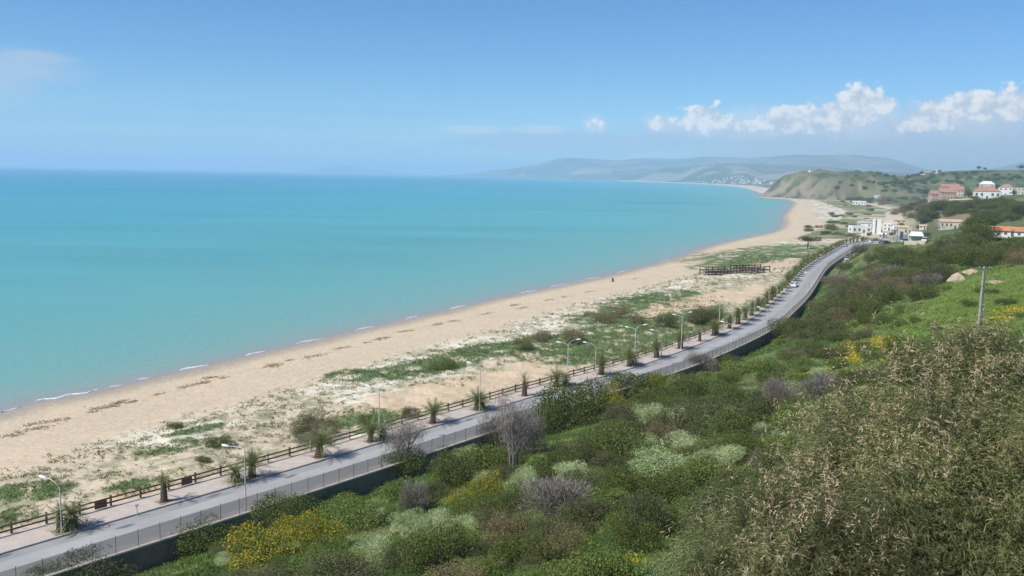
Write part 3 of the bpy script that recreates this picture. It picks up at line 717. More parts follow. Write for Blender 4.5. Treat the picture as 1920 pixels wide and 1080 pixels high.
# hand-placed shrubs: kind, base x, base y, width, height in photo pixels, zone, label
Z_BOT = 'along the bottom edge'; Z_MID = 'on the middle of the slope'; Z_WALL = 'just below the road wall'; Z_UP = 'above the far road'; Z_POLE = 'near the utility pole'; Z_DUNE = 'on the dunes'
HAND = [
    ('olive', 165, 1092, 170, 72, Z_BOT, 'dull olive bush in the bottom left corner below the road'), ('dark', 95, 1095, 90, 40, Z_BOT, None),
    ('dark', 385, 1035, 130, 78, Z_WALL, None), ('dark', 535, 990, 120, 80, Z_WALL, 'tall dark green shrub rising above the yellow blossom near the wall'),
    ('yellow', 490, 1050, 150, 78, Z_WALL, 'broad flowering shrub, leftmost of the yellow ones in front of the wall'), ('yellow', 605, 1035, 100, 88, Z_WALL, 'brightest yellow flowering shrub near the road wall, right end of its clump'), ('yellow', 560, 1010, 90, 60, Z_WALL, None),
    ('bright', 690, 985, 130, 50, Z_WALL, None), ('bright', 760, 935, 110, 45, Z_WALL, None), ('bright', 640, 960, 90, 35, Z_WALL, None), ('bright', 620, 940, 90, 30, Z_WALL, None), ('bright', 845, 905, 80, 40, Z_WALL, None),
    ('silver', 697, 1052, 84, 62, Z_BOT, 'round pale silvery shrub low on the left of the slope'), ('silver', 765, 1000, 80, 52, Z_MID, None), ('silver', 812, 1000, 70, 56, Z_MID, None), ('silver', 714, 985, 22, 46, Z_MID, 'slender pale upright shrub like a small spire'),
    ('dark', 825, 1060, 130, 92, Z_BOT, None), ('olive', 760, 1060, 90, 50, Z_BOT, None), ('olive', 640, 1095, 200, 42, Z_BOT, None), ('brown', 850, 1110, 180, 62, Z_BOT, None), ('olive', 470, 1110, 150, 44, Z_BOT, None),
    ('gtree', 757, 880, 90, 98, Z_WALL, 'leafless grey tree poking up in front of the road, shorter one'), ('dark', 762, 885, 100, 60, Z_WALL, None), ('grey', 775, 960, 70, 78, Z_WALL, None), ('olive', 815, 935, 60, 44, Z_WALL, None),
    ('gtree', 962, 885, 110, 142, Z_WALL, 'tallest leafless grey tree standing in front of the road'), ('grey', 935, 840, 90, 76, Z_WALL, None), ('grey', 985, 850, 80, 90, Z_WALL, None),
    ('dark', 878, 905, 120, 84, Z_WALL, None), ('dark', 850, 870, 80, 44, Z_WALL, None), ('yellow', 905, 930, 74, 52, Z_MID, 'vivid yellow blossom on a small shrub left of the grey tree'), ('yellow', 865, 950, 50, 30, Z_MID, None),
    ('dark', 1080, 800, 140, 110, Z_WALL, 'largest dark green shrub hiding the road pavement'), ('dark', 1030, 815, 80, 84, Z_WALL, None), ('yellow', 1140, 772, 66, 62, Z_WALL, None), ('yellow', 1238, 738, 46, 48, Z_WALL, 'small bright yellow flowering bush by the far wall'),
    ('dark', 1190, 745, 120, 60, Z_WALL, None), ('dark', 1225, 770, 100, 56, Z_WALL, None), ('olive', 1160, 800, 80, 60, Z_WALL, None), ('olive', 1085, 880, 90, 78, Z_MID, None), ('brown', 1050, 870, 60, 60, Z_MID, None), ('dark', 1165, 868, 140, 90, Z_MID, None),
    ('olive', 1265, 812, 100, 74, Z_MID, None), ('brown', 1235, 835, 80, 60, Z_MID, None), ('olive', 1365, 808, 120, 86, Z_MID, None), ('olive', 1420, 800, 90, 92, Z_MID, None), ('dark', 1400, 820, 110, 60, Z_MID, None), ('grey', 1460, 762, 62, 70, Z_MID, None),
    ('dark', 1290, 745, 80, 50, Z_WALL, None), ('grey', 1545, 752, 100, 72, Z_MID, None), ('dark', 1600, 742, 76, 60, Z_MID, None), ('brown', 1575, 735, 60, 50, Z_MID, None), ('dark', 1700, 690, 84, 82, Z_POLE, None), ('grey', 1690, 725, 80, 60, Z_POLE, None), ('olive', 1625, 720, 60, 40, Z_POLE, None),
    ('grey', 1440, 885, 64, 62, Z_MID, 'compact grey twiggy shrub alone on the silvery slope'), ('silver', 1215, 865, 110, 52, Z_MID, None), ('silver', 1290, 850, 110, 50, Z_MID, None), ('silver', 1250, 890, 140, 50, Z_MID, None), ('silver', 1350, 870, 100, 44, Z_MID, None), ('silver', 978, 922, 66, 58, Z_MID, None), ('silver', 1080, 905, 90, 44, Z_MID, None), ('bright', 1330, 900, 120, 50, Z_MID, None),
    ('grey', 1045, 962, 140, 84, Z_MID, 'widest bare grey shrub in the centre of the slope'), ('brown', 945, 1020, 120, 92, Z_MID, None), ('olive', 1100, 985, 120, 66, Z_MID, None), ('brown', 1055, 1045, 110, 84, Z_BOT, None), ('dark', 985, 1060, 120, 70, Z_BOT, None),
    ('olive', 1205, 1010, 100, 120, Z_MID, 'tall dark olive shrub left of the foreground acacia'), ('dark', 1190, 1040, 90, 90, Z_BOT, None), ('bright', 1125, 1092, 150, 86, Z_BOT, 'bright green bush with yellowish tops at the bottom centre'), ('bright', 1310, 965, 84, 46, Z_MID, 'vivid light green bush above the foreground acacia'),
    ('dark', 1475, 632, 70, 48, Z_WALL, None), ('olive', 1555, 634, 84, 62, Z_UP, None), ('dark', 1510, 625, 50, 40, Z_UP, None), ('olive', 1500, 640, 50, 30, Z_UP, None), ('grey', 1315, 694, 74, 42, Z_WALL, None), ('dark', 1350, 690, 60, 30, Z_WALL, None),
    ('bright', 1520, 800, 130, 50, Z_MID, None), ('bright', 1590, 780, 100, 50, Z_MID, None), ('silver', 1480, 840, 80, 40, Z_MID, None), ('silver', 1610, 752, 40, 36, Z_MID, None), ('bright', 1480, 850, 100, 46, Z_MID, None), ('olive', 1380, 925, 120, 60, Z_MID, None),
    ('bright', 1020, 1095, 120, 40, Z_BOT, None), ('bright', 1140, 960, 100, 50, Z_MID, None), ('bright', 1390, 700, 100, 30, Z_MID, None), ('bright', 1450, 700, 90, 30, Z_MID, None), ('bright', 1330, 730, 70, 30, Z_WALL, None),
    # dunes
    ('brown', 598, 818, 88, 66, Z_DUNE, 'round brownish grey bush behind the timber fence'), ('olive', 575, 815, 80, 46, Z_DUNE, None), ('grey', 585, 835, 60, 36, Z_DUNE, None), ('dark', 412, 838, 48, 26, Z_DUNE, None), ('dark', 328, 803, 28, 15, Z_DUNE, None), ('dark', 381, 866, 28, 14, Z_DUNE, None),
    ('olive', 770, 782, 40, 26, Z_DUNE, None), ('dark', 690, 800, 40, 30, Z_DUNE, None), ('brown', 1075, 642, 62, 40, Z_DUNE, None), ('brown', 1017, 636, 42, 26, Z_DUNE, None), ('brown', 1130, 605, 60, 26, Z_DUNE, None), ('brown', 1160, 595, 46, 32, Z_DUNE, None), ('brown', 1190, 606, 44, 24, Z_DUNE, None),
    ('olive', 1248, 612, 46, 32, Z_DUNE, None), ('olive', 1318, 606, 66, 44, Z_DUNE, None), ('dark', 1335, 608, 40, 40, Z_DUNE, None), ('brown', 980, 645, 50, 16, Z_DUNE, None), ('dark', 985, 655, 40, 12, Z_DUNE, None), ('dark', 830, 690, 60, 10, Z_DUNE, None), ('brown', 1010, 640, 30, 16, Z_DUNE, None)]
for (k, px, py, w, h, z, lab) in HAND: bush_px(k, px, py, w, h, z, None, lab)

# the rest of the scrub, scattered over the slope and over the plain behind the beach
KEEP = [(1752, 405, 1824, 448), (1850, 420, 1925, 458), (1660, 425, 1745, 460), (1735, 345, 1830, 385), (1825, 340, 1925, 376)]
def scatter(n, gen, kinds, size, zone, mind, hr=(.55, .8), taken=TAKEN, smin=2.2):
    k = 0; tries = 0
    while k < n and tries < n*60:
        tries += 1; x, y = gen()
        z, d, s, hd = [float(a) for a in HF(x, y, True)]
        px, py = [float(a) for a in proj(x, y, z)]
        w = RNG.uniform(*size)
        if any(a-6 < px < c+6 and b < py < d_+6 for a, b, c, d_ in KEEP): continue
        if not (-40 < px < 1960) or s < smin+w*.45: continue
        if any((x-a)**2+(y-b)**2 < (mind*.5*(w+c))**2 for a, b, c in taken): continue
        taken.append((x, y, w)); kd = RNG.choices([q[0] for q in kinds], [q[1] for q in kinds])[0]
        bush_at(kd, (x, y, z), w, w*RNG.uniform(*hr)*(1.25 if kd == 'tree' else 1), zone(px, py) if callable(zone) else zone); k += 1
def px_gen(boxes):
    def g():
        b = RNG.choices(boxes, [q[4] if len(q) > 4 else 1 for q in boxes])[0]; p = hit(RNG.uniform(b[0], b[2]), RNG.uniform(b[1], b[3])); return p[0], p[1]
    return g
scatter(70, px_gen([(1520, 470, 1760, 520, 2), (1560, 520, 1780, 570, 2), (1500, 560, 1640, 610, 1.5), (1760, 455, 1920, 500, 1.6)]), [('olive', 4), ('dark', 4), ('brown', 3), ('grey', 1)], (5, 9.5), lambda px, py: Z_UP if px < 1660 else 'on the rise at the right edge', .42, (.5, .75))
scatter(60, px_gen([(1100, 720, 1660, 860), (820, 860, 1400, 1010), (1150, 760, 1500, 900)]), [('olive', 4), ('dark', 4), ('silver', 1)], (3.2, 5.6), lambda px, py: Z_BOT if py > 1010 else Z_MID, .8, (.45, .7))
scatter(80, px_gen([(1250, 700, 1660, 830), (900, 870, 1400, 1000), (420, 1030, 1000, 1080)]), [('bright', 4), ('dark', 2), ('olive', 4), ('silver', 1)], (1.5, 3.6), lambda px, py: Z_BOT if py > 1010 else Z_MID, .7, (.4, .65))
scatter(46, px_gen([(1250, 650, 1690, 770), (1440, 590, 1660, 680)]), [('olive', 4), ('dark', 3), ('bright', 3), ('brown', 1)], (2.0, 4.6), Z_MID, .75, (.4, .6))
scatter(14, px_gen([(1660, 540, 1920, 620)]), [('bright', 3), ('olive', 2), ('dark', 2)], (1.4, 3.0), Z_POLE, .8, (.4, .6))
Z_T1 = 'on the plain behind the white tower'; Z_T2 = 'below the hill houses'; Z_T3 = 'on the headland'
scatter(26, px_gen([(1650, 372, 1740, 408), (1600, 395, 1660, 410)]), [('brown', 5), ('grey', 2), ('olive', 1)], (10, 17), Z_T1, .5, (.42, .6))
scatter(60, px_gen([(1710, 385, 1870, 420, 2), (1775, 432, 1920, 455, 2), (1830, 385, 1920, 415)]), [('tree', 3), ('dark', 4), ('olive', 3)], (7, 14), Z_T2, .5, (.5, .72))
scatter(90, px_gen([(1570, 340, 1920, 362), (1545, 374, 1640, 392), (1600, 325, 1920, 345)]), [('dark', 3), ('olive', 4), ('tree', 1)], (8, 15), Z_T3, .75, (.4, .6))
scatter(46, px_gen([(1545, 400, 1650, 430, 2), (1580, 376, 1700, 396, 2), (1505, 425, 1570, 440)]), [('olive', 4), ('dark', 2), ('bright', 2)], (4, 10), 'on the flats behind the far beach', .7, (.3, .45), smin=-200)
for (px, py, w, h) in [(1816, 372, 16, 15), (1826, 376, 16, 11), (1812, 364, 12, 12), (1734, 379, 14, 9), (1752, 383, 16, 9), (1790, 382, 22, 8), (1872, 377, 18, 8), (1902, 369, 10, 14), (1838, 352, 14, 10), (1868, 351, 12, 9), (1735, 362, 16, 10), (1822, 440, 22, 14), (1765, 432, 14, 10), (1806, 434, 16, 10), (1856, 446, 14, 12), (1872, 450, 22, 8), (1905, 452, 26, 9), (1600, 444, 10, 8), (1630, 442, 9, 9), (1672, 441, 10, 8), (1650, 436, 7, 8), (1708, 446, 9, 9), (1740, 446, 16, 12), (1725, 428, 14, 9), (1690, 424, 12, 8)]: bush_px('tree' if h > 9 else 'dark', px, py, w, h, 'beside the far buildings')
SK = [(1703, 322, 10), (1711, 322, 10), (1728, 323, 14), (1722, 323, 9), (1752, 325, 10), (1834, 322, 12), (1846, 323, 9), (1912, 321, 16), (1610, 322, 9), (1622, 321, 10), (1675, 336, 10)]
for (px, py, w) in SK:
    p = at_depth(px, py+4, 1840); p[2] = float(HF(p[0], p[1])); bush_at('tree', p, w*.85, w*.8, 'on the headland skyline')

# ------------------------------------------------------------------ palms along the kerb
m_palm = mat('palm_fronds', attr='col', rough=.5, spec=.3, transl=.15)
m_ptrunk = mat('palm_trunk', (.095, .068, .048), rough=.95, var=.4, vscale=10., bump=.6, bscale=18)
def frond(rng, base, az, el, L, droop, col, V, Q, C, wl=.42, st=10):
    d = np.array([math.cos(az)*math.cos(el), math.sin(az)*math.cos(el), math.sin(el)]); sd = np.array([-math.sin(az), math.cos(az), 0])
    prev = np.array(base, float); t = np.linspace(0, 1, st+1)[1:]
    for q in t:
        pos = np.array(base)+d*L*q+np.array([0, 0, -1])*droop*L*q*q; ax = pos-prev; axn = ax/np.linalg.norm(ax); up = np.cross(sd, axn)
        n0 = len(V); w = .03; V += [prev-sd*w, prev+sd*w, pos+sd*w, pos-sd*w]; Q.append([n0, n0+1, n0+2, n0+3]); C += [col*.9]*4
        ll = wl*L/2*math.sin(math.pi*(.12+.84*q))**.6
        for sg in (-1, 1):
            tip = pos+sd*sg*ll*.8+axn*ll*.75+up*ll*.12-np.array([0, 0, .10*ll]); e = axn*.045*L/2
            n0 = len(V); V += [prev-e*.4, prev+e+sd*sg*.02, tip, tip-e*.4]; Q.append([n0, n0+1, n0+2, n0+3]); C += [col*(1+.25*rng.normal())]*4
        prev = pos
def proto_palm(kind):
    rng = np.random.default_rng(len(kind)*7+3); root = empty('date_palm'); tag(root, cat='palm')
    hgt, rb, rt = {'fan': (1.35, .33, .26), 'dense': (1.0, .42, .42), 'thin': (1.9, .30, .22), 'bushy': (1.45, .36, .34)}[kind]
    mb = MB(); pts = []; rad = []
    for i in range(13):
        f = i/12; pts.append((.05*math.sin(f*2), .03*f, hgt*f-.1)); rad.append(1.14*(rb*(1-f)+rt*f)*(1.10 if i % 2 else .95)*(1.15 if f < .1 else 1))
    mb.tube(pts, rad, 10).build('trunk', m_ptrunk, root)
    V, Q, C = [], [], []; top = (.05, .03, hgt-.12)
    G = [np.array(c) for c in ((.19, .23, .075), (.24, .26, .09), (.15, .19, .065), (.30, .28, .12))]; D = [np.array(c) for c in ((.17, .12, .07), (.13, .095, .06))]
    n, lo, hi, L, dr = {'fan': (46, .05, 1.4, 2.4, .34), 'dense': (64, -.5, 1.4, 1.8, .34), 'thin': (18, .0, 1.45, 1.9, .32), 'bushy': (58, .0, 1.5, 2.2, .26)}[kind]
    for i in range(n):
        a = i*2.399+rng.normal()*.15; f = (i+.5)/n; el = lo+(hi-lo)*f+rng.normal()*.1
        frond(rng, top, a, el, L*rng.uniform(.8, 1.15), dr*rng.uniform(.6, 1.4), G[rng.integers(0, 4)] if (kind != 'thin' or i % 3) else D[0], V, Q, C)
    npmesh('crown', V, Q, m_palm, root, np.array(C))
    V, Q, C = [], [], []
    for i in range({'fan': 10, 'dense': 26, 'thin': 10, 'bushy': 22}[kind]):
        a = i*2.1+rng.normal()*.2; frond(rng, (.05, .03, hgt*(.9-.5*rng.random())), a, -.5-.8*rng.random(), .75*rng.uniform(.7, 1.2), .3, D[rng.integers(0, 2)], V, Q, C, st=4)
    npmesh('dead_fronds', V, Q, m_dry, root, np.array(C)); return root
PALMS = {k: proto_palm(k) for k in ('fan', 'dense', 'thin', 'bushy')}
PD = {'fan': 'date palm with an open fan of green fronds', 'dense': 'squat dense date palm', 'thin': 'sparse date palm with few thin fronds', 'bushy': 'bushy date palm with upright fronds'}
m_soil = mat('planting_soil', (.30, .23, .15), rough=1., var=.3, vscale=5.)
NEAR = [(118, 1003, 'thin', .9), (150, 996, 'dense', 1.08), (312, 948, 'thin', .98), (452, 903, 'dense', .9), (476, 897, 'bushy', .9), (600, 862, 'fan', 1.16), (704, 832, 'fan', .92), (727, 824, 'dense', .9), (818, 797, 'fan', 1.02), (897, 771, 'fan', 1.0), (915, 768, 'dense', .9), (990, 745, 'thin', 1.12),
        (1054, 726, 'fan', .98), (1070, 722, 'dense', .86), (1128, 702, 'bushy', 1.1), (1180, 687, 'bushy', 1.0), (1193, 684, 'dense', .9), (1237, 671, 'bushy', 1.08), (1279, 655, 'bushy', 1.14), (1317, 640, 'thin', .9), (1341, 630, 'bushy', 1.05), (1351, 627, 'bushy', 1.0)]
PL = []
for (px, py, kd, sc) in NEAR:
    p = at(px, py, ZR+.14); k = near_k(p[0], p[1]); o = -1.05+(RNG.uniform(-.15, .15)); q = (KQ+KN*o)[k]
    # keep them along the kerb but at the spot the photo gives
    PL.append((q[0], q[1], kd, sc))
k = near_k(PL[-1][0], PL[-1][1])
dd = 9.4
while True:
    k += int(dd); dd = RNG.uniform(7.4, 9.2)
    if k >= near_k(200, 497): break
    q = (KQ+KN*(-1.05))[k]; PL.append((q[0], q[1], RNG.choice(['bushy', 'bushy', 'fan', 'dense']), RNG.uniform(.95, 1.3)))
NP_ = len(PL)
for i, (x, y, kd, sc) in enumerate(PL):
    inst(PALMS[kd], (x, y, ZR+.14), RNG.uniform(0, 6.28), (sc*1.08, sc*1.08, sc*1.04), f'{PD[kd]}, {ordinal(i)} from the left along the kerb', 'date palms along the kerb').rotation_euler[0:2] = (RNG.uniform(-.08, .08), RNG.uniform(-.08, .08))
    kk = near_k(x, y); a = math.atan2(KT[kk, 1], KT[kk, 0]); mb = MB().box((0, 0, 0), (1.3, 1.3, .02), a); o = mb.build('planting_pit', m_soil); o.location = (x, y, ZR+.155); tag(o, kind='structure')

# ------------------------------------------------------------------ street lamps
m_steel = mat('pale_galvanised_steel', (.55, .56, .53), rough=.5, spec=.5, var=.08, vscale=2.)
m_head = mat('white_lamp_housing', (.80, .81, .80), rough=.4, spec=.5)
m_glass = mat('lamp_glass', (.55, .56, .52), rough=.2, spec=.6)
def proto_lamp(nm, ph, arms):
    root = empty(nm); tag(root, cat='street lamp')
    MB().tube([(0, 0, 0), (0, 0, .5)], [.10, .10], 8).build('base', m_steel, root)
    MB().tube([(0, 0, .5), (0, 0, ph)], [.075, .05], 8).build('pole', m_steel, root)
    for (ax, ay, rise, z0) in arms:
        d = Vector((ax, ay, 0)); L = d.length; u = d.normalized()
        pts = [Vector((0, 0, z0)), u*L*.25+Vector((0, 0, z0+rise*.55)), u*L*.6+Vector((0, 0, z0+rise*.9)), u*L+Vector((0, 0, z0+rise))]
        MB().tube(pts, [.045, .04, .035, .03], 6).build('arm', m_steel, root)
        e = pts[-1]; v = Vector((-u.y, u.x, 0)); mb = MB(); sec = []
        for t, w, h in ((-.12, .06, .05), (.05, .14, .09), (.4, .17, .10), (.62, .10, .06)):
            c = e+u*t+Vector((0, 0, .12*t)); sec.append([c-v*w-Vector((0, 0, .03)), c+v*w-Vector((0, 0, .03)), c+v*w*.6+Vector((0, 0, h)), c-v*w*.6+Vector((0, 0, h))])
        V = [p for s in sec for p in s]; Fs = [(3, 2, 1, 0), (12, 13, 14, 15)]
        for i in range(3):
            for j in range(4): Fs.append((i*4+j, i*4+(j+1) % 4, i*4+4+(j+1) % 4, i*4+4+j))
        hd = mb.add(V, Fs).build('lamp_head', m_head, root)
        c = e+u*.28-Vector((0, 0, .035)); MB().dome((c.x, c.y, c.z), .13, .11, -.07, 8, 3).build('lens', m_glass, hd)
    return root
LD = proto_lamp('double_arm_street_lamp', 6.6, [(-1.25, .25, .45, 6.3), (1.35, .35, .75, 6.5)])
LS = proto_lamp('street_lamp', 4.2, [(-1.55, .35, .85, 4.1)])
LT = proto_lamp('street_lamp', 6.4, [(-1.7, .2, .15, 6.35)])
doubles = [(718, 830), (911, 771), (1065, 723), (1188, 685), (1281, 656), (1352, 627)]
for i, (px, py) in enumerate(doubles):
    p = at(px, py, ZR+.14); kk = near_k(p[0], p[1]); q = (KQ+KN*(-.55))[kk]
    inst(LD, (*q, ZR+.14), RNG.uniform(-.1, .1), (1, 1, 1), f'pale two-armed street lamp on the kerb, {ordinal(i)} of its kind from the left', 'two-armed lamps among the palms')
singles_l = [(131, 1000, -.6), (1115, 698, -2.8), (1240, 670, -.5)]
for i, (px, py, o) in enumerate(singles_l):
    p = at(px, py, ZR+.14); kk = near_k(p[0], p[1]); q = (KQ+KN*o)[kk]
    inst(LS, (*q, ZR+.14), RNG.uniform(-.1, .1), (1, 1, 1), ['short single-arm lamp behind the leftmost palms', 'short single-arm lamp standing back from the kerb between two palms', 'short single-arm lamp right beside a bushy palm trunk'][i], 'single-arm lamps on the pavement')
RL = [(1346, 653), (1417, 621), (1469, 585), (1498, 570), (1518, 557), (1533, 546), (1564, 506), (1585, 488)]
for i, (px, py) in enumerate(RL):
    p = at(px, py, ZR); kk = near_k(p[0], p[1]); q = (KQ+KN*(ROADW-.25))[kk]
    inst(LS, (*q, ZR), RNG.uniform(-.1, .1), (1.05, 1.05, 1.08), f'single-arm lamp beside the wall, {ordinal(i)} of the far row from the left', 'single-arm lamps beside the wall')
p = at(467, 966, ZR); kk = near_k(p[0], p[1]); q = (KQ+KN*(ROADW-.25))[kk]
inst(LT, (*q, ZR), -.05, (1, 1, 1), 'tall white single-arm lamp rising beside the yellow blossom near the wall')

def post_sign():
    p = at(257, 965, ZR+.14); root = empty('short_post', p, .6, 'short pale post standing alone on the pavement', 'post')
    MB().tube([(0, 0, 0), (0, 0, .85)], .045, 8).build('shaft', m_steel, root); MB().box((0, 0, .93), (.32, .06, .15)).build('cap_plate', m_steel, root)
post_sign()

# ------------------------------------------------------------------ utility pole
def utility_pole():
    p = at_depth(1834, 640, 95); p[2] = float(HF(p[0], p[1])); h = at_depth(1846, 500, 95)[2]-p[2]
    root = empty('utility_pole', p, .2, 'grey concrete utility pole with a small crossarm on the grassy slope', 'utility pole')
    mc = mat('aged_concrete', (.33, .32, .28), rough=.95, var=.25, vscale=3.)
    MB().box((0, 0, h/2-.3), (.46, .36, h+.6), .1, .5).build('pole', mc, root)
    c = MB().bar((-.75, 0, h-.25), (.75, 0, h-.25), .12, .12).build('crossarm', mat('dark_steel', (.12, .12, .115), rough=.6), root)
    for x in (-.6, 0, .6): MB().tube([(x, 0, h-.19), (x, 0, h-.05), (x, 0, h+.06)], [.04, .06, .03], 8).build('insulator', mat('grey_porcelain', (.3, .3, .3), rough=.4), c)
utility_pole()

# ------------------------------------------------------------------ timber skeleton on the beach
def beach_frame():
    a = at(1328, 516, 2.0); b = at(1443, 513, 2.0); dx = b-a; L = float(np.hypot(dx[0], dx[1])); rz = math.atan2(dx[1], dx[0])
    z0 = float(HF(a[0], a[1])); root = empty('beach_platform_frame', (a[0], a[1], min(z0, float(HF(b[0], b[1])))), rz, 'dark timber skeleton of a beach platform standing on the sand', 'platform')
    m = mat('dark_wet_timber', (.075, .055, .045), rough=.9, var=.3, vscale=3.); Wd = 5.5
    n = 10
    for i in range(n+1):
        for y in (0, Wd):
            hi = i*L/n > L*.48; MB().box((i*L/n, y, (3.0 if hi else 2.3)/2-.3), (.26, .26, (3.0 if hi else 2.3)+.6)).build('post', m, root)
    for y in (0, Wd):
        MB().bar((-.1, y-.16, .35), (L*.55, y-.16, .35), .12, .28).build('beam', m, root); MB().bar((0, y-.16, 1.5), (L, y-.16, 1.5), .12, .34).build('beam', m, root); MB().bar((L*.48, y-.16, 2.7), (L, y-.16, 2.7), .12, .30).build('beam', m, root)
    mb = MB()
    for i in range(int(L/.5)):
        if i % 9 != 4: mb.box((i*.5+.2, Wd/2, 1.76 if i*.5 > L*.5 else 1.1), (.34, Wd+.3, .08))
    mb.build('deck', m, root)
    MB().box((-.1, 0, 1.6), (.2, .2, 3.8)).build('tall_post', m, root)
beach_frame()

# ------------------------------------------------------------------ cars
m_tyre = mat('black_rubber', (.02, .02, .022), rough=.9); m_win = mat('dark_window_glass', (.03, .04, .05), rough=.1, spec=.6)
def proto_car(nm, color, mname):
    root = empty(nm); tag(root, cat='car'); mp = mat(mname, color, rough=.25, spec=.6)
    poly = [(-2.05, .32), (2.05, .32), (2.1, .62), (1.95, .80), (1.0, .92), (-1.85, .95), (-2.1, .75)]
    MB().prism(poly, -.84, .84).build('body', mp, root)
    cab = [(-1.75, .93), (1.0, .90), (.35, 1.42), (-1.2, 1.45)]; MB().prism(cab, -.70, .70).build('cabin', m_win, root)
    MB().prism([(-1.25, 1.453), (.38, 1.423), (.30, 1.48), (-1.15, 1.51)], -.72, .72).build('roof', mp, root)
    for x in (-1.3, 1.3):
        for y in (-.80, .80): MB().tube([(x, y-.11, .33), (x, y+.11, .33)], .33, 12).build('wheel', m_tyre, root)
    for y in (-.6, .6): MB().box((2.09, y, .66), (.06, .3, .14)).build('headlight', m_head, root)
    return root
CW = proto_car('parked_car', (.78, .78, .77), 'white_car_paint'); CB = proto_car('parked_car', (.06, .09, .18), 'blue_car_paint'); CG = proto_car('parked_car', (.42, .43, .45), 'silver_car_paint')
def car_road(proto, px, py, o, label):
    p = at(px, py, ZR); k = near_k(p[0], p[1]); q = (KQ+KN*o)[k]; inst(proto, (*q, ZR+.004), math.atan2(KT[k, 1], KT[k, 0])+math.pi, (1, 1, 1), label)
car_road(CW, 1486, 538, 1.2, 'white car parked at the kerb beside the palms')
car_road(CG, 1580, 462, 1.2, 'silver car parked where the road meets the white beach buildings')
def car_free(proto, px, py, rz, label):
    p = hit(px, py); inst(proto, (p[0], p[1], p[2]+.02), rz, (1, 1, 1), label)

# ------------------------------------------------------------------ buildings
m_white = mat('white_plaster', (.74, .73, .69), rough=.9, var=.08, vscale=.5); m_cream = mat('cream_plaster', (.58, .52, .40), rough=.9, var=.12, vscale=.5); m_rose = mat('rose_plaster', (.50, .35, .285), rough=.9, var=.12, vscale=.5)
m_tile = mat('red_roof_tiles', (.37, .205, .16), rough=.9, var=.25, vscale=.8); m_tile2 = mat('orange_roof_tiles', (.47, .205, .11), rough=.9, var=.2, vscale=.8); m_ptile = mat('faded_roof_tiles', (.50, .38, .28), rough=.9, var=.2, vscale=.8)
m_dark = mat('dark_opening_glass', (.12, .12, .125), rough=.3, spec=.5); m_grey = mat('grey_roof_felt', (.40, .40, .40), rough=.9, var=.2, vscale=.6)  # one dark tone for windows, doors, windscreen and tower core; grey felt roofs
def house(nm, p, w, d, h, rz, wall, roof, rh, label, cat='house', style='gable', nwin=4, storeys=1, group=None, over=.4):
    root = empty(nm, p, rz, label, cat, group)
    MB().box((0, 0, h/2-.75), (w, d, h+1.5)).build('wall', wall, root)
    if style == 'gable':
        mb = MB(); a, b = w/2+over, d/2+over
        V = [(-a, -b, h+.01), (a, -b, h+.01), (a, b, h+.01), (-a, b, h+.01), (-a, 0, h+rh), (a, 0, h+rh)]
        mb.add(V, [(0, 1, 5, 4), (2, 3, 4, 5), (0, 4, 3), (1, 2, 5), (3, 2, 1, 0)]); mb.build('roof', roof, root)
    elif style == 'hip':
        mb = MB(); a, b = w/2+over, d/2+over; r = max(w/2-d/2, .3)
        V = [(-a, -b, h+.01), (a, -b, h+.01), (a, b, h+.01), (-a, b, h+.01), (-r, 0, h+rh), (r, 0, h+rh)]
        mb.add(V, [(0, 1, 5, 4), (2, 3, 4, 5), (0, 4, 3), (1, 2, 5), (3, 2, 1, 0)]); mb.build('roof', roof, root)
    else:
        mb = MB(); t = .25
        for c, s in (((0, -d/2+t/2, h+.3), (w, t, .6)), ((0, d/2-t/2, h+.3), (w, t, .6)), ((-w/2+t/2, 0, h+.3), (t, d-2*t, .6)), ((w/2-t/2, 0, h+.3), (t, d-2*t, .6))): mb.box(c, s)
        mb.build('parapet', wall, root); MB().box((0, 0, h+.05), (w-2*t-.02, d-2*t-.02, .1)).build('roof', roof, root)
    sh = h/storeys
    for s in range(storeys):
        for i in range(nwin):
            x = -w/2+w*(i+.5)/nwin; dr = (s == 0 and i == nwin//2)
            MB().box((x, -d/2-.01, s*sh+(1.05 if dr else sh*.55)), (w/nwin*.42, .12, 2.1 if dr else sh*.42)).build('door' if dr else 'window', m_dark, root)
        MB().box((-w/2-.01, 0, s*sh+sh*.55), (.12, d*.25, sh*.42)).build('window', m_dark, root)
    return root
def face(p, da=0.): return math.atan2(p[1], p[0])-math.pi/2+da
def hpx(px, py): return hit(px, py)
def spx(p): return float(FW@(p-np.array([0, 0, CZ])))/F
def B(nm, px, py, wpx, hpxl, wall, roof, label, **k):
    p = hit(px, py); s = spx(p); da = k.pop('da', 0.); dep = k.pop('dep', .6); rh = k.pop('rh', .35)
    return house(nm, p, wpx*s, wpx*s*dep, hpxl*s*(1-rh*.6), face(p, da), wall, roof, hpxl*s*rh, label, **k)
B('long_low_building', 1611, 384, 24, 8, m_white, m_grey, 'long low white flat-roofed building at the back of the beach', cat='building', style='flat', nwin=5)
B('garden_shed', 1644, 370, 10, 4, m_white, m_grey, 'tiny white hut on the green slope behind the bay', cat='hut', nwin=2)
for i, (px, py, w, h, da, nm) in enumerate([(1757, 377, 26, 17, .3, 'lowest and leftmost of the rose-walled houses on the hill'), (1776, 374, 26, 18, .2, 'rose-walled red-roofed house in the middle of the hill terrace'), (1792, 369, 24, 17, .1, 'rose-walled house at the right end of the hill terrace'), (1780, 360, 32, 13, .25, 'rose-walled house standing highest behind the hill terrace')]):
    B('terrace_house', px, py, w, h, m_rose if i != 2 else m_cream, m_tile, nm, group='rose-walled houses on the hill', style='gable', nwin=5, storeys=2, da=da, dep=.75, rh=.42)
